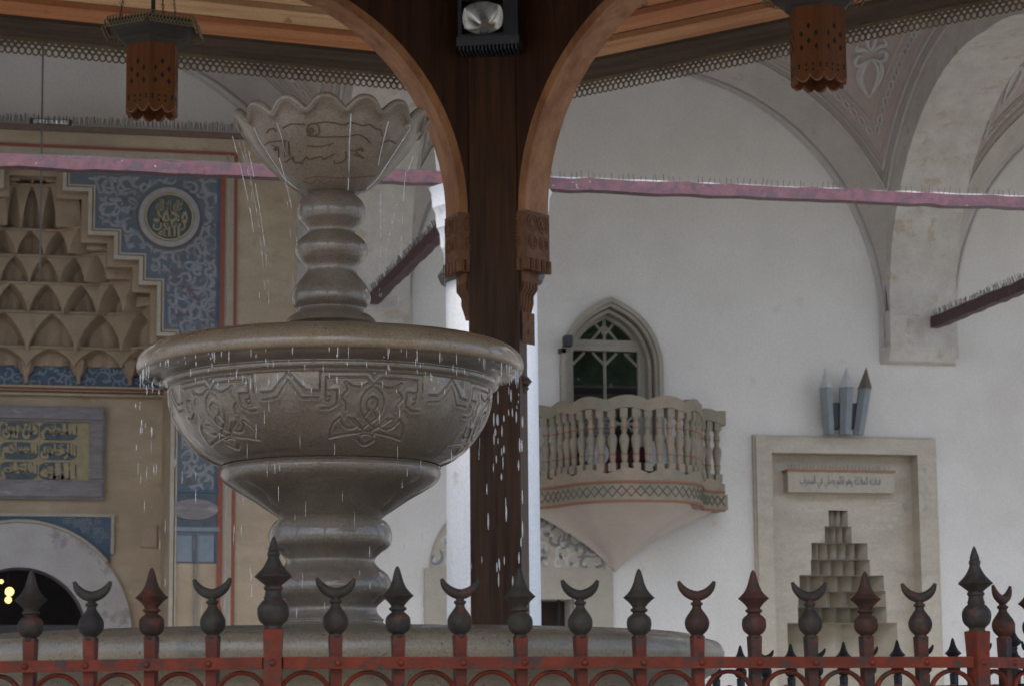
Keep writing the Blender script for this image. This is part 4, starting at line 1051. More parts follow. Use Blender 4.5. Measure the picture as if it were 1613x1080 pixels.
def bay(k):
    """arch panel between vertex k and k+1 (k+1 lies to the left as seen from inside)"""
    A = pv(k + 1, RP); B = pv(k, RP)          # left, right seen from inside (facing out)
    L = (B - A).length; ux = (B - A).normalized(); out = ((A + B) / 2 - V((PC.x, PC.y, 0))); out.z = 0; out.normalize()
    fn = lambda u, v, d: A + ux * u + out * d + V((0, 0, v))
    rim = .045; g = pw + .075
    x0, x1 = g, L - g; flat = (x1 - x0) - 2 * RA
    def curve(r_off):
        pts = []
        for i in range(25):
            a = pi / 2 * i / 24; pts.append((x0 + RA - (RA - r_off) * cos(a) , ZSPA + (RA - r_off) * sin(a)))
        pts2 = [(x0 + x1 - x, z) for x, z in pts[::-1]]
        return pts + pts2
    c0 = curve(rim); c1 = curve(0)        # c0 inner edge of soffit strip, c1 outer
    zt = ZRF - .12
    m = MB(); dn = -.022
    m.strip(c1, [(x, zt) for x, z in c1], fn, -TP / 2, TP / 2)
    m.strip([(pw * .9, ZSPA), (x0, ZSPA)], [(pw * .9, zt), (x0, zt)], fn, -TP / 2, TP / 2); m.strip([(x1, ZSPA), (L - pw * .9, ZSPA)], [(x1, zt), (L - pw * .9, zt)], fn, -TP / 2, TP / 2)
    m.build('spandrel_panel', M['panel_wood'], pav, fix=False)
    m = MB(); m.strip(c0, c1, fn, -TP / 2 - .004, TP / 2 + .004); m.build('arch_rim', M['rim_wood'], pav)
    # carved springing blocks
    for sd_ in (0, 1):
        X = lambda u: u if sd_ == 0 else L - u
        m = MB(); z1, z2 = ZSPA, zc(790, 418, DP)
        def bb(u0, u1, v0, v1, d=TP / 2 + .006, extra=0):
            a, b = sorted((X(u0), X(u1))); m.strip([(a, v0), (b, v0)], [(a, v1), (b, v1)], fn, -d - extra, d + extra)
        bb(pw * .9, x0 + rim + .006, z2, z1)
        z3 = zc(790, 437, DP); m_ = x0 + rim
        nfl = 4
        bb(pw * .9, m_ - .004, z3, z2, TP / 2 - .008)
        for q in range(5):     # flutes on the lower block
            dd = -TP / 2 + TP * q / 4
            c_ = fn(X(m_), 0, dd); m.tube([V((c_.x, c_.y, z3)), V((c_.x, c_.y, z2))], .018, 6)
            c_ = fn(X(m_ - .015 - .03 * q), 0, -TP / 2 - .0); m.tube([V((c_.x, c_.y, z3)), V((c_.x, c_.y, z2))], .013, 6)
        z4 = zc(790, 452, DP); bb(pw * .9, m_ - .045, z4, z3, TP / 2 - .02)
        z5 = zc(790, 505, DP)
        # ogee corbel, swept
        pr = [(m_ - .05, z4), (m_ - .05, z4 - .03), (m_ - .075, z4 - .06), (pw + .045, z4 - .10), (pw + .03, z5), (pw * .9, z5), (pw * .9, z4)]
        m.prism([(X(a), b) for a, b in pr], fn, -TP / 2 + .03, TP / 2 - .03)
        for q in range(5):
            dd = (-TP / 2 + .04) + (TP - .08) * q / 4
            m.tube([fn(X(a), b, dd) for a, b in [(m_ - .046, z4), (m_ - .046, z4 - .03), (m_ - .072, z4 - .062), (pw + .048, z4 - .10), (pw + .03, z5 + .02)]], .009, 5)
        # carved rosettes
        rnd = random.Random(k * 2 + sd_)
        for (zc0, r0) in ((z1 - .06, .042), (z1 - .155, .034)):
            for dd in (-.045, .045):
                for rr2 in (r0, r0 * .55):
                    m.tube([fn(X(x0 + rim + .008), zc0 + rr2 * sin(q * pi / 8), dd + rr2 * cos(q * pi / 8)) for q in range(16)], .0035, 4, closed=True)
            for rr2 in (r0, r0 * .55):
                uu = (x0 + rim + pw) / 2
                m.tube([fn(X(uu + rr2 * cos(q * pi / 8) * .8), zc0 + rr2 * sin(q * pi / 8), -TP / 2 - .008) for q in range(16)], .0035, 4, closed=True)
        m.build('carved_bracket', M['carved_wood'], pav, fix=False)
        if (k == -1 and sd_ == 0):     # the broken fretwork drop on the right of the post
            m = MB(); u0, u1 = pw + .005, pw + .062
            zz = zc(790, 548, DP); zA_ = z5 + .02
            def arcs(zc_, r_, up_):
                return [fn((u0 + u1) / 2 + r_ * cos(q * pi / 8), zc_ + (1 if up_ else -1) * r_ * sin(q * pi / 8) * 1.6, 0) for q in range(9)]
            m.strip([(u0, zA_), (u0, zz + .04)], [(u0 + .012, zA_), (u0 + .012, zz + .03)], fn, -.05, .05)
            m.strip([(u1 - .012, zA_), (u1 - .012, zz + .02)], [(u1, zA_), (u1, zz)], fn, -.05, .05)
            m.tube(arcs(zA_ - .01, .03, False), .008, 6); m.tube(arcs(zA_ - .11, .03, True), .008, 6)
            m.strip([(u0 + .03, zA_ - .07), (u0 + .022, zz + .01)], [(u1 - .012, zA_ - .07), (u1 - .02, zz + .05)], fn, .035, .05)
            m.build('fretwork_drop', M['carved_wood'], pav, fix=False)
for k in range(-3, 3): bay(k)
# roof, soffit boards, fascia and lace
bcols = [((.66,.33,.15), (.52,.22,.09)), ((.52,.19,.07), (.60,.25,.10)), ((.76,.48,.25), (.62,.34,.16))]
PITCHS = R(22)
for k in range(-3, 3):
    A, B = pv(k + 1, RE), pv(k, RE); ux = (B - A).normalized(); L = (B - A).length
    mid = (A + B) / 2; out = mid - V((PC.x, PC.y, 0)); out.z = 0; ap = out.length; out.normalize()
    phi = atan2(ux.y, ux.x)
    def sp(s, t, lift=0): # s along edge 0..1 ; t metres inwards from the edge along plan
        f = 1 - t / ap; a_ = V((PC.x, PC.y, 0)) + (A - V((PC.x, PC.y, 0))) * f; b_ = V((PC.x, PC.y, 0)) + (B - V((PC.x, PC.y, 0))) * f
        q = a_.lerp(b_, s); q.z = ZE + .06 + t * tan(PITCHS) + lift; return q
    # roof slab
    m = MB(); P = [sp(0, -.05, .16), sp(1, -.05, .16), sp(1, ap - .01, .16), sp(0, ap - .01, .16)]
    m.poly(P); m.build('roof_slope', M['roof_lead'], pav, fix=False)
    m = MB(); m.poly([sp(0, -.02, .10), sp(1, -.02, .10), sp(1, ap - .01, .10), sp(0, ap - .01, .10)]); m.build('soffit_backing', M['backing'], pav, fix=False)
    if k in (-1, 0):
        t = .085; j = 0; rnd = random.Random(40 + k)
        while t < 2.9:
            wb = .105; cA, cB = bcols[rnd.randrange(3)]
            m = MB(); P = [sp(0, t), sp(1, t), sp(1, t + wb), sp(0, t + wb)]; Q = [sp(0, t, .035), sp(1, t, .035), sp(1, t + wb, .035), sp(0, t + wb, .035)]
            m.hexa(P + Q); m.build('soffit_board', board_mat(k * 50 + j + 100, cA, cB, (0, 0, -phi)), pav)
            t += .158; j += 1
    # fascia beam with moulding: profile swept along the edge
    pr = [(-.03, .13), (-.03, .015), (-.015, .0), (.0, .0), (.008, .012), (.02, .02), (.03, .038), (.05, .048), (.06, .066), (.075, .075), (.075, .13)]
    rowsA = [V((sp(0, a).x, sp(0, a).y, ZE + b)) for a, b in pr]; rowsB = [V((sp(1, a).x, sp(1, a).y, ZE + b)) for a, b in pr]
    m = MB(); m.grid([rowsA, rowsB], cu=True, sm=False); m.build('eave_moulding', wood('eave_wood_%d' % (k + 4), (.075,.052,.035), (.12,.085,.055), (.5,9,9), rot=(0,0,-phi)), pav, fix=False)
    # lace
    if k in (-2, -1, 0, 1):
        m = MB(); pitch = .0375; n = int(L / pitch); hl_ = .098
        Z0 = ZE + .005
        base = sp(0, -.012); base.z = 0
        def lp(u, z): return V((base.x + ux.x * u, base.y + ux.y * u, z)) 
        def annulus(u, z, ro_u, ro_z, th, tear=0):
            A_ = []; B_ = []
            for q in range(10):
                a = q * 2 * pi / 10; sh = 1 - tear * max(sin(a), 0) ** 2 * .6
                A_.append((u + ro_u * cos(a) * sh, z + ro_z * sin(a))); B_.append((u + (ro_u - th) * cos(a) * sh, z + (ro_z - th) * sin(a)))
            m.strip(A_, B_, lambda x, y, d: lp(x, y) + out * d, 0, .003, closed=True)
        for i in range(n):
            u = (i + .5) * L / n
            annulus(u, Z0 - .078, .0215, .025, .0088, .5)
            annulus(u + pitch / 2, Z0 - .050, .020, .018, .009)
            annulus(u, Z0 - .029, .021, .017, .0125)
        m.strip([(0, Z0 - .022), (L, Z0 - .022)], [(0, Z0 + .005), (L, Z0 + .005)], lambda x, y, d: lp(x, y) + out * d, -.001, .004)
        m.build('lace_trim', M['lace'], pav, fix=False)

# floodlight on the post
DF = DP - .27
fl = at_d(770, 60, DF)
fld = thing('floodlight', 'black ribbed floodlight fixed high on the wooden post', 'floodlight', at_d(770, 85, DF))
s_ = DF / F
def fp(px, py, dd=0): return at_d(px, py, DF + dd)
m = MB(); a, b = fp(722, 62), fp(817, -12)
Mf = frame_at(0, RP - .29)
def lf(px, py): q = fp(px, py); l = Mf.inverted() @ q; return l.x, q.z
xa_, za_ = lf(723, 62); xb_, zb_ = lf(818, -14); xg0, zg0 = lf(729, 58); xg1, zg1 = lf(795, 4)
for (x0, z0, x1, z1) in ((xa_, za_, xg0, zb_), (xg1, za_, xb_, zb_), (xg0, za_, xg1, zg0), (xg0, zg1, xg1, zb_)): m.box((x0, -.04, z0), (x1, .07, z1), Mf)
m.box((xa_, .06, za_), (xb_, .12, zb_), Mf); m.build('housing', M['plastic'], fld, fix=False)
m = MB(); _, zh0 = lf(722, 84)
m.box((xa_ - .006, -.05, zh0 + .025), (xb_ + .006, .10, za_ - .002), Mf)
for i in range(16): x = xa_ + (xb_ - xa_) * (i + .5) / 16; m.box((x - .004, -.045, zh0), (x + .004, .09, zh0 + .03), Mf)
m.build('cooling_fins', mat('fin_paint', (.035,.04,.05), rough=.5), fld, fix=False)
m = MB(); rows = []; gc = ((xg0 + xg1) / 2, (zg0 + zg1) / 2); gw, gh = (xg1 - xg0) / 2, (zg1 - zg0) / 2
for j in range(8):
    t = j / 7; row = []
    for i in range(28):
        a = 2 * pi * i / 28; sq_ = 1 / max(abs(cos(a)), abs(sin(a))) ** .55
        kx = (1 - .75 * t ** 1.5); fac = 1 + .03 * (i % 2) * t
        row.append(Mf @ V((gc[0] + gw * .98 * cos(a) * sq_ * kx * fac, -.02 + .075 * t, gc[1] - gh * .25 * t + gh * .95 * sin(a) * min(sq_, 1.02) * kx * fac)))
    rows.append(row)
m.grid(rows, cu=True, sm=False); m.poly(rows[-1]); m.build('reflector', M['reflector'], fld, fix=False)
m = MB(); q = V((gc[0], .03, gc[1] - gh * .55)); m.lathe([(.018, -.012), (.022, 0), (.018, .012)], 16, (0, 0, 0), M=Mf @ Matrix.Translation(q) @ Matrix.Rotation(pi / 2, 4, 'X')); m.build('bulb', M['grey_plastic'], fld)
m = MB(); m.quad(Mf @ V((xg0, -.03, zg0)), Mf @ V((xg1, -.03, zg0)), Mf @ V((xg1, -.03, zg1)), Mf @ V((xg0, -.03, zg1)))
gm = bpy.data.materials.new('clear_lens'); gm.use_nodes = True; b_ = gm.node_tree.nodes['Principled BSDF']; b_.inputs['Transmission Weight'].default_value = 1; b_.inputs['Roughness'].default_value = .05; b_.inputs['IOR'].default_value = 1.1; b_.inputs['Alpha'].default_value = .35
m.build('lens', gm, fld, fix=False)

# ------------------------------------------------------------------ lanterns
def lantern(px, ytop, ybot, wpx, d, rot, label):
    c = at_d(px, ybot, d); zt = zc(px, ytop, d); zb = c.z; r = wpx / F * d / 2 / .97
    t = thing('wooden_lantern', label, 'lantern', (c.x, c.y, zb), 'hexagonal wooden lanterns under the eaves')
    H = zt - zb; view = atan2(fh.y, fh.x)
    def hx(q, rr): a = rot + q * pi / 3; return V((c.x + rr * cos(a), c.y + rr * sin(a), 0))
    m = MB(); me_ = MB(); hm = MB()
    for q in range(6):
        a, b = hx(q, r), hx(q + 1, r); ux = (b - a).normalized(); L = (b - a).length; o_ = V((ux.y, -ux.x, 0))
        if o_.dot((a + b) / 2 - V((c.x, c.y, 0))) < 0: o_ = -o_
        n = 32; lo = []; up_ = []
        for i in range(n + 1):
            u = i / n; lo.append((L * u, zb + .036 - .030 * abs(sin(2 * pi * u)) ** .7)); up_.append((L * u, zt))
        fn = lambda x, z, dd, a=a, ux=ux, o_=o_: a + ux * x + o_ * dd + V((0, 0, z))
        m.strip(lo, up_, fn, -.012, 0)
        me_.strip(lo, [(x, z + .004) for x, z in lo], fn, -.013, .001)
        H0 = zb
        def dia(u, z, s_=.010, k=6): hm.prism([(L * u + s_ * (.75 if k == 4 else 1) * cos(w_ * 2 * pi / k), z + s_ * (1.25 if k == 4 else 1) * sin(w_ * 2 * pi / k)) for w_ in range(k)], fn, .0, .0012)
        for du, dz in ((.5, .72), (.24, .62), (.76, .62), (.5, .53), (.24, .45), (.76, .45)): dia(du, zb + H * dz * .98, .0125, 4)
        for i in range(4):
            dia(.13 + .25 * i, zb + .058 + .012 * ((i % 3) == 0), .006); dia(.13 + .25 * i, zb + .082 , .006)
    m.build('body', M['lantern_wood'], t, fix=False); me_.build('scalloped_edge', M['edge_wood'], t, fix=False); hm.build('pierced_holes', M['void'], t, fix=False)['kind'] = 'stuff'
    # cap: stepped hexagonal cornice
    m = MB(); pr = [(r * .98, zt - .015), (r * 1.12, zt), (r * 1.25, zt + .02), (r * 1.3, zt + .022), (r * 1.45, zt + .045), (r * 1.52, zt + .048), (r * 1.68, zt + .075), (r * 1.68, zt + .095), (.02, zt + .10)]
    rows = [[hx(q, rr) + V((0, 0, z)) for q in range(6)] for rr, z in pr]
    m.grid(rows, cu=True, sm=False); m.build('cap', M['cap_wood'], t, fix=False)
    m = MB(); rr = r * 1.76
    for q in range(6):
        a, b = hx(q, rr), hx(q + 1, rr); ux = (b - a).normalized(); L = (b - a).length; o_ = V((ux.y, -ux.x, 0)); n = 13
        if o_.dot((a + b) / 2 - V((c.x, c.y, 0))) < 0: o_ = -o_
        for i in range(n):
            for (zz, ro) in ((zt + .078, .0105), (zt + .098, .0085), (zt + .058, .008)):
                uu = L * (i + .5) / n; nrm = (o_ * .8 + V((0, 0, -.6))).normalized(); vv = V((0, 0, 1)) - nrm * nrm.z; vv.normalize()
                m.tube([a + ux * (uu + ro * cos(w_ * pi / 4)) + V((0, 0, zz)) + V((0, 0, ro * 1.15 * sin(w_ * pi / 4))) + o_ * (.6 * (zt + .098 - zz)) for w_ in range(8)], .0024, 4, closed=True)
    m.build('lace_fringe', M['lace'], t, fix=False)
    m = MB(); zc_ = zt + 1.6
    m.tube([V((c.x, c.y, zt + .09)), V((c.x, c.y, zc_))], .010, 8); m.build('rod', M['black_cable'], t)
    for q in range(3):
        a = rot + .4 + q * 2 * pi / 3; m = MB(); p0 = V((c.x + r * 1.25 * cos(a), c.y + r * 1.25 * sin(a), zt + .095)); p1 = V((c.x + r * .7 * cos(a), c.y + r * .7 * sin(a), zt + .6))
        n = 26
        for i in range(n):
            pm = p0.lerp(p1, (i + .5) / n); dd_ = (p1 - p0) / n * .62; sd_ = (V((cos(a), sin(a), 0)) if i % 2 else V((-sin(a), cos(a), 0))) * .0045
            m.tube([pm + dd_ * cos(w_ * pi / 4) + sd_ * sin(w_ * pi / 4) for w_ in range(8)], .0018, 4, closed=True)
        m.build('chain', M['black_cable'], t, fix=False)
    return t
def vrot(px, off): # hexagon vertex towards the viewer, turned by off
    return -(YAW) - pi / 2 + off
lantern(239, 72, 186, 88, 11.1, vrot(239, R(2)), 'wooden lantern left of the fountain bowl, hanging on chains')
lantern(1290, 14, 139, 93, 10.8, vrot(1290, R(3)), 'wooden lantern on the right, hanging above the prayer niche')

# ================================================================== fountain
DFN = 8.6
FC = at_d(521, 700, DFN); FC.z = 0
fo = thing('stone_fountain', 'tiered grey brown stone fountain with scalloped cup, carved bowl and wide basin', 'fountain', FC)
def fprof(pts): return [(r * DFN / F, zc(521, y, DFN)) for r, y in pts]
# upper column
def smooth(pts, n=5): return [(max(p.x, 0.001), p.y) for p in spl([(a, b) for a, b in pts], n)]
m = MB(); m.lathe(smooth(fprof([(74, 512), (70, 505), (64, 499), (57, 495), (53, 490), (53, 487), (60, 482), (63.5, 473), (61, 459), (52, 445), (43, 434), (41, 426), (44, 419), (53, 410), (58.5, 398), (57, 386), (48, 376), (39, 369), (39, 363), (45, 356), (53, 347), (55, 335), (52, 322), (44, 312), (36, 306), (34, 300)])), 64, (FC.x, FC.y, 0)); m.build('upper_column', M['stone'], fo, ang=70)
# cup
N_ = 300; LB = 15
cz0 = zc(521, 309, DFN); cz1 = zc(521, 199, DFN)
cp = smooth(fprof([(34, 306), (44, 304), (62, 297), (84, 280), (104, 261), (122, 241), (133, 225), (141, 212), (148, 205), (156, 199)]), 4)
def cup_rows(prof_, inner=0, ph=0):
    ph = atan2(-fh.y, -fh.x) + .012
    rows = []; nP = len(prof_)
    for j, (r, z) in enumerate(prof_):
        t = (z - cz0) / (cz1 - cz0); t = max(t, 0); row = []
        for k in range(N_):
            a = 2 * pi * k / N_ + ph; cth = cos(LB * a)
            amp = .006 * max(t - .2, 0) + .018 * max(t - .72, 0)
            # scallops: rounded lobes, sharp valleys
            lob = cos(LB * (a - ph)); lob = lob - .14 * cos(2 * LB * (a - ph))
            rr = r + lob * amp - inner * (.028)
            oc = abs(cos(8 * a / 2)) 
            zz = z + (lob * .021 * max((t - .66) / .34, 0) ** 1.3)
            row.append(V((FC.x + rr * cos(a), FC.y + rr * sin(a), zz)))
        rows.append(row)
    return rows
m = MB(); ro = cup_rows(cp); ri = cup_rows([(r, z) for r, z in cp if z > cz0 + .03], 1)
lip = [[p.lerp(q, .5) + V((0, 0, .012)) for p, q in zip(ro[-1], ri[-1])]]
m.grid(ro + lip + ri[::-1], cu=True); m.poly(ri[0]); m.build('scalloped_cup', M['cup_stone'], fo, ang=60)
m = MB(); m.tube([p.lerp(q, .5) + V((0, 0, .006)) for p, q in zip(ro[-1], ri[-1])], .0145, 10, closed=True, nrm=(0, 0, 1)); m.build('ruffled_lip', M['cup_stone'], fo, fix=False, ang=60)
def cup_r(z):
    for (r0, z0), (r1, z1) in zip(cp, cp[1:]):
        if z0 <= z <= z1: return r0 + (r1 - r0) * (z - z0) / (z1 - z0)
    return cp[-1][0]
VA = atan2(-fh.y, -fh.x)     # azimuth of the side facing the camera
def near_pt(px, py, rf, lift=0):
    """point on a surface of revolution hit by the pixel ray: iterate"""
    r = ray(px, py); c = V((FC.x, FC.y, 0)); z = zc(px, py, DFN - .3)
    for _ in range(8):
        rad = rf(z) + lift; o = V((CAM.x - c.x, CAM.y - c.y)); d = V((r.x, r.y)); A_ = d.dot(d); B_ = 2 * o.dot(d); C_ = o.dot(o) - rad * rad; D_ = B_ * B_ - 4 * A_ * C_
        if D_ < 0: return None
        t = (-B_ - sqrt(D_)) / (2 * A_); p = CAM + r * t; z = p.z
    return p
def engrave(mb, pts, rf, rad, lift=0.0, n=5, amp=None):
    P = []
    for p in spl(pts, n):
        q = near_pt(p.x, p.y, rf, lift)
        if q is None: continue
        P.append(q)
    if len(P) > 1: mb.tube(P, rad, 5)
m = MB()
z4 = lambda L: [(400 + a * .25, b * .25) for a, b in L]
cupf = lambda z: cup_r(z) + .002 + .010 * max((z - cz0) / (cz1 - cz0) - .25, 0) * .4
for L in ([(332 + 40 * cos(i * pi / 6) + 40, 820 + 40 * sin(i * pi / 6)) for i in range(13)], [(360 + 14 * cos(i * pi / 4), 825 + 14 * sin(i * pi / 4)) for i in range(9)],
          [(330, 855), (420, 866), (500, 864), (590, 864), (650, 850), (700, 868), (735, 905)], [(180, 810), (220, 788), (270, 785), (320, 790)],
          [(390, 780), (440, 772), (500, 775), (560, 790), (620, 775), (690, 795), (730, 785), (770, 812), (800, 820), (808, 860)],
          [(100, 1020), (150, 1028), (200, 1022), (240, 990), (255, 1020), (300, 1022), (330, 990), (345, 1005), (420, 990), (440, 1005), (510, 970)],
          [(240, 1000), (260, 1028), (310, 1030)], [(575, 958), (582, 990), (560, 1020), (515, 1030), (505, 1012)],
          [(625, 975), (660, 985), (695, 1000), (660, 975), (640, 955), (670, 935), (690, 945), (680, 960)], [(610, 950), (650, 950), (690, 940)],
          [(110, 915), (130, 925), (140, 950), (125, 945), (150, 930), (155, 990)], [(185, 900), (195, 990)], [(215, 895), (222, 985)], [(60, 925), (90, 900), (140, 893), (200, 890)],
          [(330, 920), (420, 925), (500, 905)], [(80, 840), (95, 818), (125, 815), (135, 835)]):
    engrave(m, z4(L), cupf, .0022)
for L in ([(480, 283), (500, 279), (540, 281), (600, 277)], [(478, 286), (490, 290), (500, 284), (512, 290), (522, 284)], [(640, 232), (655, 222), (668, 230)], [(655, 262), (662, 250), (672, 256)], [(600, 228), (615, 222), (628, 232), (632, 246)]):
    engrave(m, L, cupf, .0022)
m.build('engraved_lines', M['rust_line'], fo, fix=False)

# big bowl
rimp = smooth(fprof([(196, 556), (240, 548), (272, 549), (292, 556), (303, 566), (307, 577), (306, 586), (301, 591), (295, 590)]), 4)
m = MB(); m.lathe([(.05, rimp[0][1] - .02)] + [(.40, rimp[0][1] - .02)] + rimp + [(rimp[-1][0] - .03, rimp[-1][1])], 96, (FC.x, FC.y, 0), cap=False); m.build('bowl_rim', M['rim_stone'], fo, ang=50)
under = smooth(fprof([(297, 590), (288, 597), (272, 600), (264, 603)]), 4) + fprof([(264, 603)]) + smooth(fprof([(264, 604), (267, 607), (266, 612), (262, 614)]), 3) + fprof([(257, 615), (258, 618), (256, 620)])
BODY = smooth(fprof([(256, 620), (254, 640), (247, 662), (235, 684), (217, 706), (196, 724), (173, 735)]), 6)
low = fprof([(172.5, 735.5), (175, 737.5), (172, 739.5)]) + smooth(fprof([(171, 739), (174, 746), (170, 757), (158, 767), (140, 778), (121, 789), (102, 802), (88, 811), (80, 817)]), 4) 
m = MB(); m.lathe(under, 96, (FC.x, FC.y, 0), cap=False); m.build('bowl_neck', M['stone'], fo, ang=28)
m = MB(); m.lathe([(.3, BODY[-1][1] + .005)] + low, 96, (FC.x, FC.y, 0), cap=False); m.build('bowl_foot', M['stone'], fo, ang=40)
m = MB(); m.lathe(smooth(fprof([(80, 812), (80, 817), (88, 822), (95, 833), (97, 848), (93, 860), (80, 870), (71, 879), (70, 886), (78, 895), (90, 905), (97, 922), (94, 936), (82, 947), (73, 956), (74, 965), (80, 972), (84, 976), (83, 980), (94, 990), (102, 1000), (106, 1014)]), 5), 64, (FC.x, FC.y, 0)); m.build('lower_column', M['stone'], fo, ang=70)
def bowl_r(z):
    if z >= BODY[0][1]: return BODY[0][0]
    for (r0, z0), (r1, z1) in zip(BODY, BODY[1:]):
        if z1 <= z <= z0: return r0 + (r1 - r0) * (z - z0) / (z1 - z0)
    return BODY[-1][0]
# carved interlace: defined on the near face around the main motif, then repeated every 60 degrees
def z3(L): return [(500 + a * .2592, 480 + b * .2592) for a, b in L]
def z2_(L): return [(200 + a * .2593, 480 + b * .2593) for a, b in L]
HALF = [[(345, 440), (318, 402), (170, 400), (20, 400)], [(20, 400), (18, 440), (15, 520)], [(52, 580), (52, 438), (300, 438), (345, 490)],
        [(345, 490), (292, 530), (262, 600), (272, 665), (300, 705)], [(75, 520), (120, 518), (121, 600), (75, 628), (20, 628)], [(52, 520), (76, 519)],
        [(52, 557), (76, 557), (76, 583), (52, 583), (52, 557)],
        [(300, 705), (345, 755), (300, 770)], [(190, 685), (240, 730), (290, 765)], [(345, 755), (420, 695)],
        [(135, 685), (90, 730), (72, 805)], [(72, 805), (170, 785), (290, 770)], [(138, 700), (165, 740), (205, 750), (238, 738)],
        [(345, 790), (285, 782), (255, 810), (290, 850), (345, 820)], [(345, 560), (310, 575), (300, 612), (316, 640)], [(316, 640), (280, 690)],
        [(175, 465), (210, 488), (265, 497), (320, 470)], [(165, 470), (185, 510), (150, 560), (175, 600), (172, 640)]]
LINK = [z2_([(825, 578), (915, 562), (980, 455), (1060, 565), (1165, 565)]), z2_([(818, 532), (885, 528), (980, 408), (1085, 520), (1168, 521)])]
mc = 589.4
def to_az(L):
    out = []
    for px, py in L:
        q = near_pt(px, py, bowl_r, 0)
        if q is None: continue
        out.append((atan2(q.y - FC.y, q.x - FC.x), q.z))
    return out
a_c = to_az([(mc, 600)])[0][0]
MOT = []
for hi_, L in enumerate(HALF):
    if hi_ in (3, 7, 8, 10, 11, 12, 13, 14, 16, 17): L = [(p.x, p.y) for p in spl(L, 4)]
    A_ = [(a - a_c, z) for a, z in to_az(z3(L))]; MOT.append(A_); MOT.append([(-a, z) for a, z in A_])
for L in LINK: MOT.append([(a - a_c, z) for a, z in to_az(L)])
import numpy as np
segs_ = []
for A_ in MOT:
    for (a0, z0), (a1, z1) in zip(A_, A_[1:]): segs_.append((a0 * .56, z0, a1 * .56, z1))
segs_ = np.array(segs_); NA = 250; NZ_ = 130
zz_ = np.linspace(BODY[0][1], BODY[-1][1], NZ_); aa_ = np.linspace(-pi / 6, pi / 6, NA, endpoint=False)
GA, GZ = np.meshgrid(aa_ * .56, zz_); best = np.full(GA.shape, 9.0)
for sx in (-pi / 3 * .56, 0, pi / 3 * .56):
    for x0, y0, x1, y1 in segs_:
        dx, dy = x1 - x0, y1 - y0; L2 = dx * dx + dy * dy + 1e-12
        t = np.clip(((GA - sx - x0) * dx + (GZ - y0) * dy) / L2, 0, 1)
        best = np.minimum(best, (GA - sx - x0 - t * dx) ** 2 + (GZ - y0 - t * dy) ** 2)
best = np.sqrt(best)
relief = .0045 * np.exp(-(best / .013) ** 2) - .0085 * np.exp(-(best / .0034) ** 2)
m = MB(); rows = []
for j in range(NZ_):
    rb = bowl_r(zz_[j]); row = []
    for rp_ in range(6):
        for i in range(NA):
            a = a_c + rp_ * pi / 3 + aa_[i]; r_ = rb + relief[j, i]; row.append((FC.x + r_ * cos(a), FC.y + r_ * sin(a), zz_[j]))
    rows.append(row)
m.grid(rows, cu=True); m.build('carved_bowl_wall', M['stone'], fo, fix=False, ang=80)
m = MB(); mr = MB()
for rep in range(6):
    base_a = a_c + rep * pi / 3
    for A_ in MOT:
        pts = []
        for (a0, z0), (a1, z1) in zip(A_, A_[1:]):
            for q in range(4): pts.append((a0 + (a1 - a0) * q / 4, z0 + (z1 - z0) * q / 4))
        pts.append(A_[-1])
        P = [V((FC.x + (bowl_r(z) - .0048) * cos(base_a + a), FC.y + (bowl_r(z) - .0048) * sin(base_a + a), z)) for a, z in pts]
        m.tube(P, .0014, 5)
m.build('carved_grooves', M['groove'], fo, fix=False)

# great basin
bs_ = smooth(fprof([(596, 1015), (606, 1019), (612, 1028), (614, 1040), (611, 1052), (602, 1063), (590, 1070)]), 4)
z9 = zc(521, 1009, DFN)
m = MB(); m.lathe([(1.10, z9 - .10), (1.12, z9 + .0), (1.16, z9 + .01), (1.24, z9 + .008)] + [(r, z) for r, z in bs_] + [(bs_[-1][0] - .03, bs_[-1][1] - .02), (1.24, bs_[-1][1] - .05), (1.23, bs_[-1][1] - .12), (1.25, bs_[-1][1] - .14), (1.22, .9), (1.2, .25), (1.3, .2), (1.3, 0)], 128, (FC.x, FC.y, 0), cap=False); m.build('basin', M['basin_stone'], fo, ang=50)
m = MB(); m.lathe([(.05, z9 - .06), (1.12, z9 - .06)], 64, (FC.x, FC.y, 0), cap=False); wtr = m.build('basin_water', M['glass'], fo)
m = MB(); m.lathe([(.20, .6), (.20, z9 - .02)], 32, (FC.x, FC.y, 0)); m.build('core', M['stone'], fo)

# ------------------------------------------------------------------ water
rnd = random.Random(99)
m = MB()
def drop(p, L, r):
    m.tube([p + V((0, 0, L * (.5 - i / 5))) for i in range(6)], r, 5, rf=lambda t: .25 + sin(pi * min(t * .9 + .05, 1)) ** .8)
def drops(x0, x1, y0, y1, n, d, Lr=(.012, .05), rr=(.0009, .0022)):
    for _ in range(n):
        px_, py_ = rnd.uniform(x0, x1), rnd.uniform(y0, y1); drop(at_d(px_, py_, d + rnd.uniform(-.05, .05)), rnd.uniform(*Lr), rnd.uniform(*rr))
def on_cyl_drops(xs, n, y0, y1, rad, Lr, rr):
    for _ in range(n):
        px_ = rnd.uniform(*xs); p = near_pt(px_, rnd.uniform(y0, y1), lambda z: rad)
        if p: drop(p, rnd.uniform(*Lr), rnd.uniform(*rr))
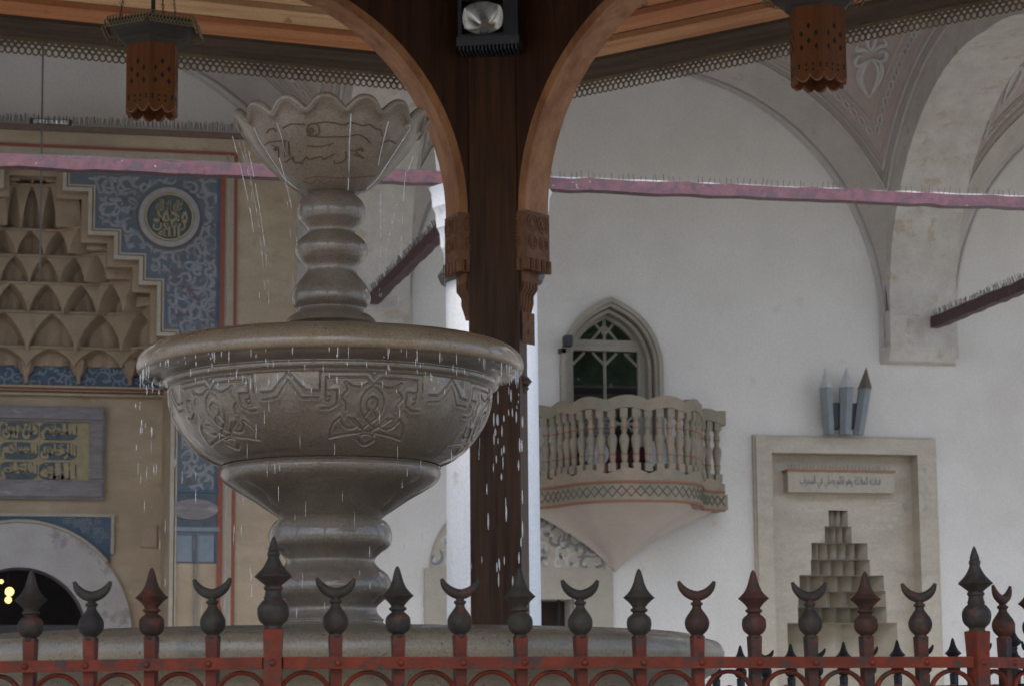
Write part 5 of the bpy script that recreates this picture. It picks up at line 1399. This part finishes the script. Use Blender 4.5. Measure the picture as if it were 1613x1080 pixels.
# off the big rim
on_cyl_drops((225, 800), 60, 560, 620, .672, (.008, .028), (.0006, .0017))
on_cyl_drops((250, 760), 60, 620, 990, .672, (.02, .055), (.0005, .0010))
drops(776, 824, 612, 760, 24, DFN, (.02, .05), (.0016, .0032)); drops(765, 824, 760, 930, 15, DFN, (.03, .06), (.0014, .0028))
drops(213, 252, 590, 680, 16, DFN, (.015, .04), (.0012, .0024)); drops(212, 256, 680, 800, 8, DFN, (.02, .05), (.0008, .0016))
zl = rimp[-1][1]
for _ in range(46):
    a = VA + rnd.uniform(-1.5, 1.5); L = rnd.uniform(.012, .05) * (1.6 if abs(a - VA) > 1.1 else 1); p = V((FC.x + .662 * cos(a), FC.y + .662 * sin(a), zl - L * .5 + .004)); drop(p, L, rnd.uniform(.0008, .0018))
    if rnd.random() < .6: drop(p - V((0, 0, L * .5 + rnd.uniform(.02, .08))), rnd.uniform(.008, .02), .0014)
# off the cup
def stream(x0, y0, x1, y1, d, r, gap=.35):
    n = 26
    for i in range(n):
        if rnd.random() < gap * (i / n): continue
        ta, tb = i / n, (i + .9) / n
        f = lambda t: at_d(x0 + (x1 - x0) * (1 - (1 - t) ** 1.8), y0 + (y1 - y0) * t + rnd.uniform(-1, 1), d)
        m.tube([f(ta), f((ta + tb) / 2), f(tb)], r * rnd.uniform(.5, 1.1) * (1 - .5 * ta), 4)
stream(366, 215, 409, 480, DFN, .0022, .9); stream(392, 240, 424, 500, DFN, .0018, .9); stream(440, 250, 470, 430, DFN - .3, .0015, .9)
stream(436, 205, 462, 470, DFN, .0013, .8); stream(376, 225, 398, 330, DFN, .0016, .6); stream(382, 220, 418, 500, DFN + .05, .0012, .8)
stream(668, 225, 655, 260, DFN, .0016, .2); stream(652, 245, 600, 480, DFN, .0014, .9); stream(640, 262, 628, 500, DFN - .1, .0012, 1.0)
stream(600, 300, 598, 500, DFN - .2, .0012, .9); stream(700, 400, 700, 480, DFN, .001, .9)
# runs over the cup outside
def run(pts, rad, r):
    P = [near_pt(p.x, p.y, lambda z: cup_r(z) + rad) for p in spl(pts, 6)]; P = [p for p in P if p is not None]
    if len(P) > 2: m.tube(P, r, 5, rf=lambda t: 1 - .4 * t)
run([(553, 180), (551, 215), (550, 250), (549, 285), (548, 300)], .012, .0028); run([(612, 192), (606, 215), (600, 240), (596, 262)], .012, .0022)
run([(436, 194), (443, 215), (450, 245)], .012, .0016); run([(400, 200), (412, 230), (436, 270), (470, 300)], .006, .0016); run([(646, 198), (640, 225), (615, 262), (578, 298)], .006, .002)
tag(m.build('falling_water', M['water'], None, fix=False), 'streams and drops of water falling off the fountain bowls', 'water', kind='stuff')

# ================================================================== fence
RF = 3.2
fen = thing('iron_fence', 'twelve sided wrought iron fence of red bars with dark finials around the fountain', 'fence', W(-.66, 8.45))
FB = W(-.66, 8.45)
def fv(k): a = R(-87.3 + 30 * k); return W(-.66 + RF * cos(a), 8.45 + RF * sin(a))
DA = 5.25
zf_ = lambda y: zc(300, y, DA)
zr0, zr1 = zf_(1054), zf_(1035); zcol = zf_(1001)
sc = DA / F
def fpz(pts, y0, s=1.0): return [(max(r * sc * s, .0006), (zf_(y) - zcol)) for r, y in pts]
def finial_spear():
    mb = MB(); mb.lathe(smooth(fpz([(8.6, 1008), (9.5, 1005), (11.5, 1002), (10, 998), (13, 996), (18.5, 990), (20.5, 981), (19, 971), (13, 965), (10.5, 963), (11, 961), (14, 959), (14, 956), (11, 954), (12, 951), (18, 944), (25, 938), (26, 936.5), (23, 934), (15, 925), (9.5, 913), (6, 900), (3.2, 892), (.2, 889)], 0), 3), 20, cap=True); return mb
def finial_cres():
    mb = MB(); mb.lathe(smooth(fpz([(8.6, 1008), (9.5, 1005), (11.5, 1002), (10, 998), (12, 996), (18, 989), (20.5, 979), (18.5, 970), (12, 960), (8, 954), (7.5, 950), (9.5, 948), (10, 945), (7, 943), (6, 940)], 0), 3), 20)
    pts = []; c0 = 0
    P = spl([(-31, 909), (-26, 919), (-18, 927), (-8, 932), (0, 933.5), (8, 932), (18, 927), (26, 919), (31, 909)], 4)
    mb.tube([V((p.x * sc, 0, zf_(p.y) - zcol)) for p in P], 8.8 * sc, 10, nrm=(0, 1, 0), flat=.9, rf=lambda t: max(.36, sin(pi * t) ** .45)); return mb
def finial_tall():
    mb = MB(); g_ = 5.2 / DA
    mb.lathe(smooth([(r * sc * g_, z * sc * g_) for r, z in [(a, (zf_(b) - zf_(992)) / sc) for a, b in [(14, 994), (14.5, 991), (14, 986), (18, 982), (23, 976), (25.5, 965), (24, 955), (18, 947), (14.5, 944), (15.5, 941), (14, 938), (13, 930), (15, 928), (15, 924), (13, 922), (20, 916), (29, 909), (30, 907.5), (26, 903), (17, 893), (11, 882), (9, 876), (10, 874), (10, 869), (8, 867), (8.5, 864), (5.5, 854), (2.5, 846), (.3, 843)]]], 3), 22, cap=True)
    for i in range(len(mb.v)): mb.v[i] = (mb.v[i][0], mb.v[i][1], mb.v[i][2])
    return mb
def picket_mesh(hw, ztop, taper=True):
    mb = MB(); b0 = .30
    rows = [[V((sx * w_, sy * w_, z)) for sx, sy in ((-1, -1), (1, -1), (1, 1), (-1, 1))] for w_, z in ((hw, b0), (hw, ztop - .05), (hw * 1.12, ztop), (hw * 1.0, ztop + .002))]
    mb.grid(rows, cu=True, sm=False); mb.poly(rows[0]); mb.poly(rows[-1]); return mb
FM = {}
def proto(key, fn, mt, name):
    o = fn().build(name, M[mt], None, own=True, loc=(0, 0, 0), ang=50); FM[key] = o.data; bpy.data.objects.remove(o)
proto('spear', finial_spear, 'iron', 'spear_finial'); proto('cres', finial_cres, 'iron', 'crescent_finial'); proto('tall', finial_tall, 'iron', 'post_finial')
proto('bar', lambda: picket_mesh(8.8 * sc, zcol), 'red_iron', 'picket'); proto('post', lambda: picket_mesh(14 * sc, zf_(992)), 'red_iron', 'post')
def rivet():
    mb = MB(); mb.lathe([(.0075, 0), (.007, .003), (.0045, .0055), (.0005, .0065)], 12, M=Matrix.Rotation(pi / 2, 4, 'X'), cap=True); return mb
proto('rivet', rivet, 'red_iron', 'rivet')
zrm = (zr0 + zr1) / 2
def scroll():
    mb = MB(); w_ = .056; zt = zr0 - .001; rr = .0055
    P = [V((-w_ * cos(pi * i / 20) * 1.0, 0, zt - .062 + .056 * sin(pi * i / 20))) for i in range(21)]
    P = [V((-w_, 0, zt - .25))] + P + [V((w_, 0, zt - .25))]
    mb.tube(P, rr, 6, nrm=(0, 1, 0), flat=1.5)
    for sg in (1, -1):
        q = []
        for i in range(22):
            a = i * .42; r_ = .030 - .0012 * i; q.append(V((sg * (.0 + r_ * sin(a)) , 0, zt - .055 - .02 + r_ * cos(a) * .9)))
        mb.tube(q, .0045, 5, nrm=(0, 1, 0), flat=1.5)
    mb.lathe([(.002, -.02), (.012, -.012), (.015, 0), (.012, .010), (.002, .014)], 12, (0, 0, zt - .050)); return mb
proto('scroll', scroll, 'red_iron', 'scroll')
def put(me, name, loc, rz, parent):
    o = bpy.data.objects.new(name, me); COL.objects.link(o); o.parent = parent; o.location = loc; o.rotation_euler = (0, 0, rz); return o
def slot(o, m_): 
    o.material_slots[0].link = 'OBJECT'; o.material_slots[0].material = m_
rnd = random.Random(5)
for k in range(-1, 6):
    A_, B_ = fv(k), fv(k + 1); u = (B_ - A_).normalized(); L = (B_ - A_).length; rz = atan2(u.y, u.x); out = V((u.y, -u.x, 0))
    rear = k >= 3
    m = MB(); hwp = 14 * sc
    fn = lambda a, z, d: A_ + u * a + out * d + V((0, 0, z))
    m.strip([(hwp, zr0), (L - hwp, zr0)], [(hwp, zr1), (L - hwp, zr1)], fn, -.004, .0145)
    o = m.build('top_rail', M['red_iron'] if not rear else M['rear_iron'], fen)
    m = MB(); m.strip([(hwp, .32), (L - hwp, .32)], [(hwp, .36), (L - hwp, .36)], fn, -.004, .0145); m.build('bottom_rail', M['red_iron'], fen)
    for i in range(12):
        a = A_ + u * (L * i / 12); loc = a - FB
        if i == 0:
            p = put(FM['post'], 'post', loc, rz - R(15), fen); put(FM['tall'], 'post_finial', (0, 0, zf_(992)), 0, p); rv = put(FM['rivet'], 'rivet', (0, -14 * sc, zrm), 0, p)
            if rear:
                for q in (p, p.children[0], rv): slot(q, M['rear_iron'])
        else:
            loc = loc - out * (8.8 * sc + .004) * 0 - out * .013
            p = put(FM['bar'], 'picket', loc, rz + rnd.uniform(-.03, .03), fen)
            f_ = put(FM['spear' if i % 2 == 0 else 'cres'], 'spear_finial' if i % 2 == 0 else 'crescent_finial', (0, 0, zcol), rnd.uniform(-.08, .08), p)
            f_.rotation_euler = (rnd.uniform(-.015, .015), rnd.uniform(-.02, .02), f_.rotation_euler.z)
            rv = put(FM['rivet'], 'rivet', (0, -(.013 + .0145) + .0, zrm), 0, p)
            if not rear: slot(f_, M[rnd.choice(('iron', 'iron', 'iron2', 'iron3'))]); slot(p, M[rnd.choice(('red_iron', 'red_iron2'))])
            if rear:
                for q in (p, f_, rv): slot(q, M['rear_iron'])
            elif k == 0 and i >= 8:
                slot(p, M['rusty_iron'])
                if i == 8: slot(f_, M['rusty_iron'])
            elif k == 1: slot(p, M['rusty_iron'])
        s_ = put(FM['scroll'], 'scroll', A_ + u * (L * (i + .5) / 12) - FB, rz, fen)
        if rear: slot(s_, M['rear_iron'])

# ================================================================== courtyard trees behind the camera (seen mirrored in the window glass)
def tree(x, y, h, seed, label):
    rnd = random.Random(seed); t = thing('broadleaf_tree', label, 'tree', (x, y, 0), 'trees in the courtyard')
    m = MB(); m.tube([V((x, y, 0)), V((x + .1, y, h * .25)), V((x, y + .1, h * .5))], .28, 10, rf=lambda t: 1 - .5 * t)
    for i in range(7):
        a = i * .9 + rnd.random(); m.tube([V((x, y, h * (.35 + .02 * i))), V((x + cos(a) * 1.0, y + sin(a) * 1.0, h * .55)), V((x + cos(a) * 1.9, y + sin(a) * 1.9, h * .7))], .1, 6, rf=lambda t: 1 - .7 * t)
    m.build('trunk', M['bark'], t, fix=False)
    m = MB()
    cl = [(rnd.gauss(0, 1) * h * .16, rnd.gauss(0, 1) * h * .16, h * .68 + rnd.gauss(0, 1) * h * .13) for _ in range(90)]
    for c in cl:
        for _ in range(55):
            p = V((x + c[0] + rnd.gauss(0, .38), y + c[1] + rnd.gauss(0, .38), c[2] + rnd.gauss(0, .34))); s_ = rnd.uniform(.12, .26)
            a = V((rnd.gauss(0, 1), rnd.gauss(0, 1), rnd.gauss(0, 1))).normalized(); b = a.orthogonal().normalized()
            m.quad(p - a * s_, p - b * s_ * .5, p + a * s_, p + b * s_ * .5)
    m.build('crown', M['leaf'], t, fix=False)
tree(11.5, -11, 14, 1, 'leafy tree standing in the courtyard behind the viewer'); tree(7.5, -15, 15, 2, 'taller leafy tree further back in the courtyard'); tree(16, -14, 15, 3, 'wide leafy tree at the far side of the courtyard')
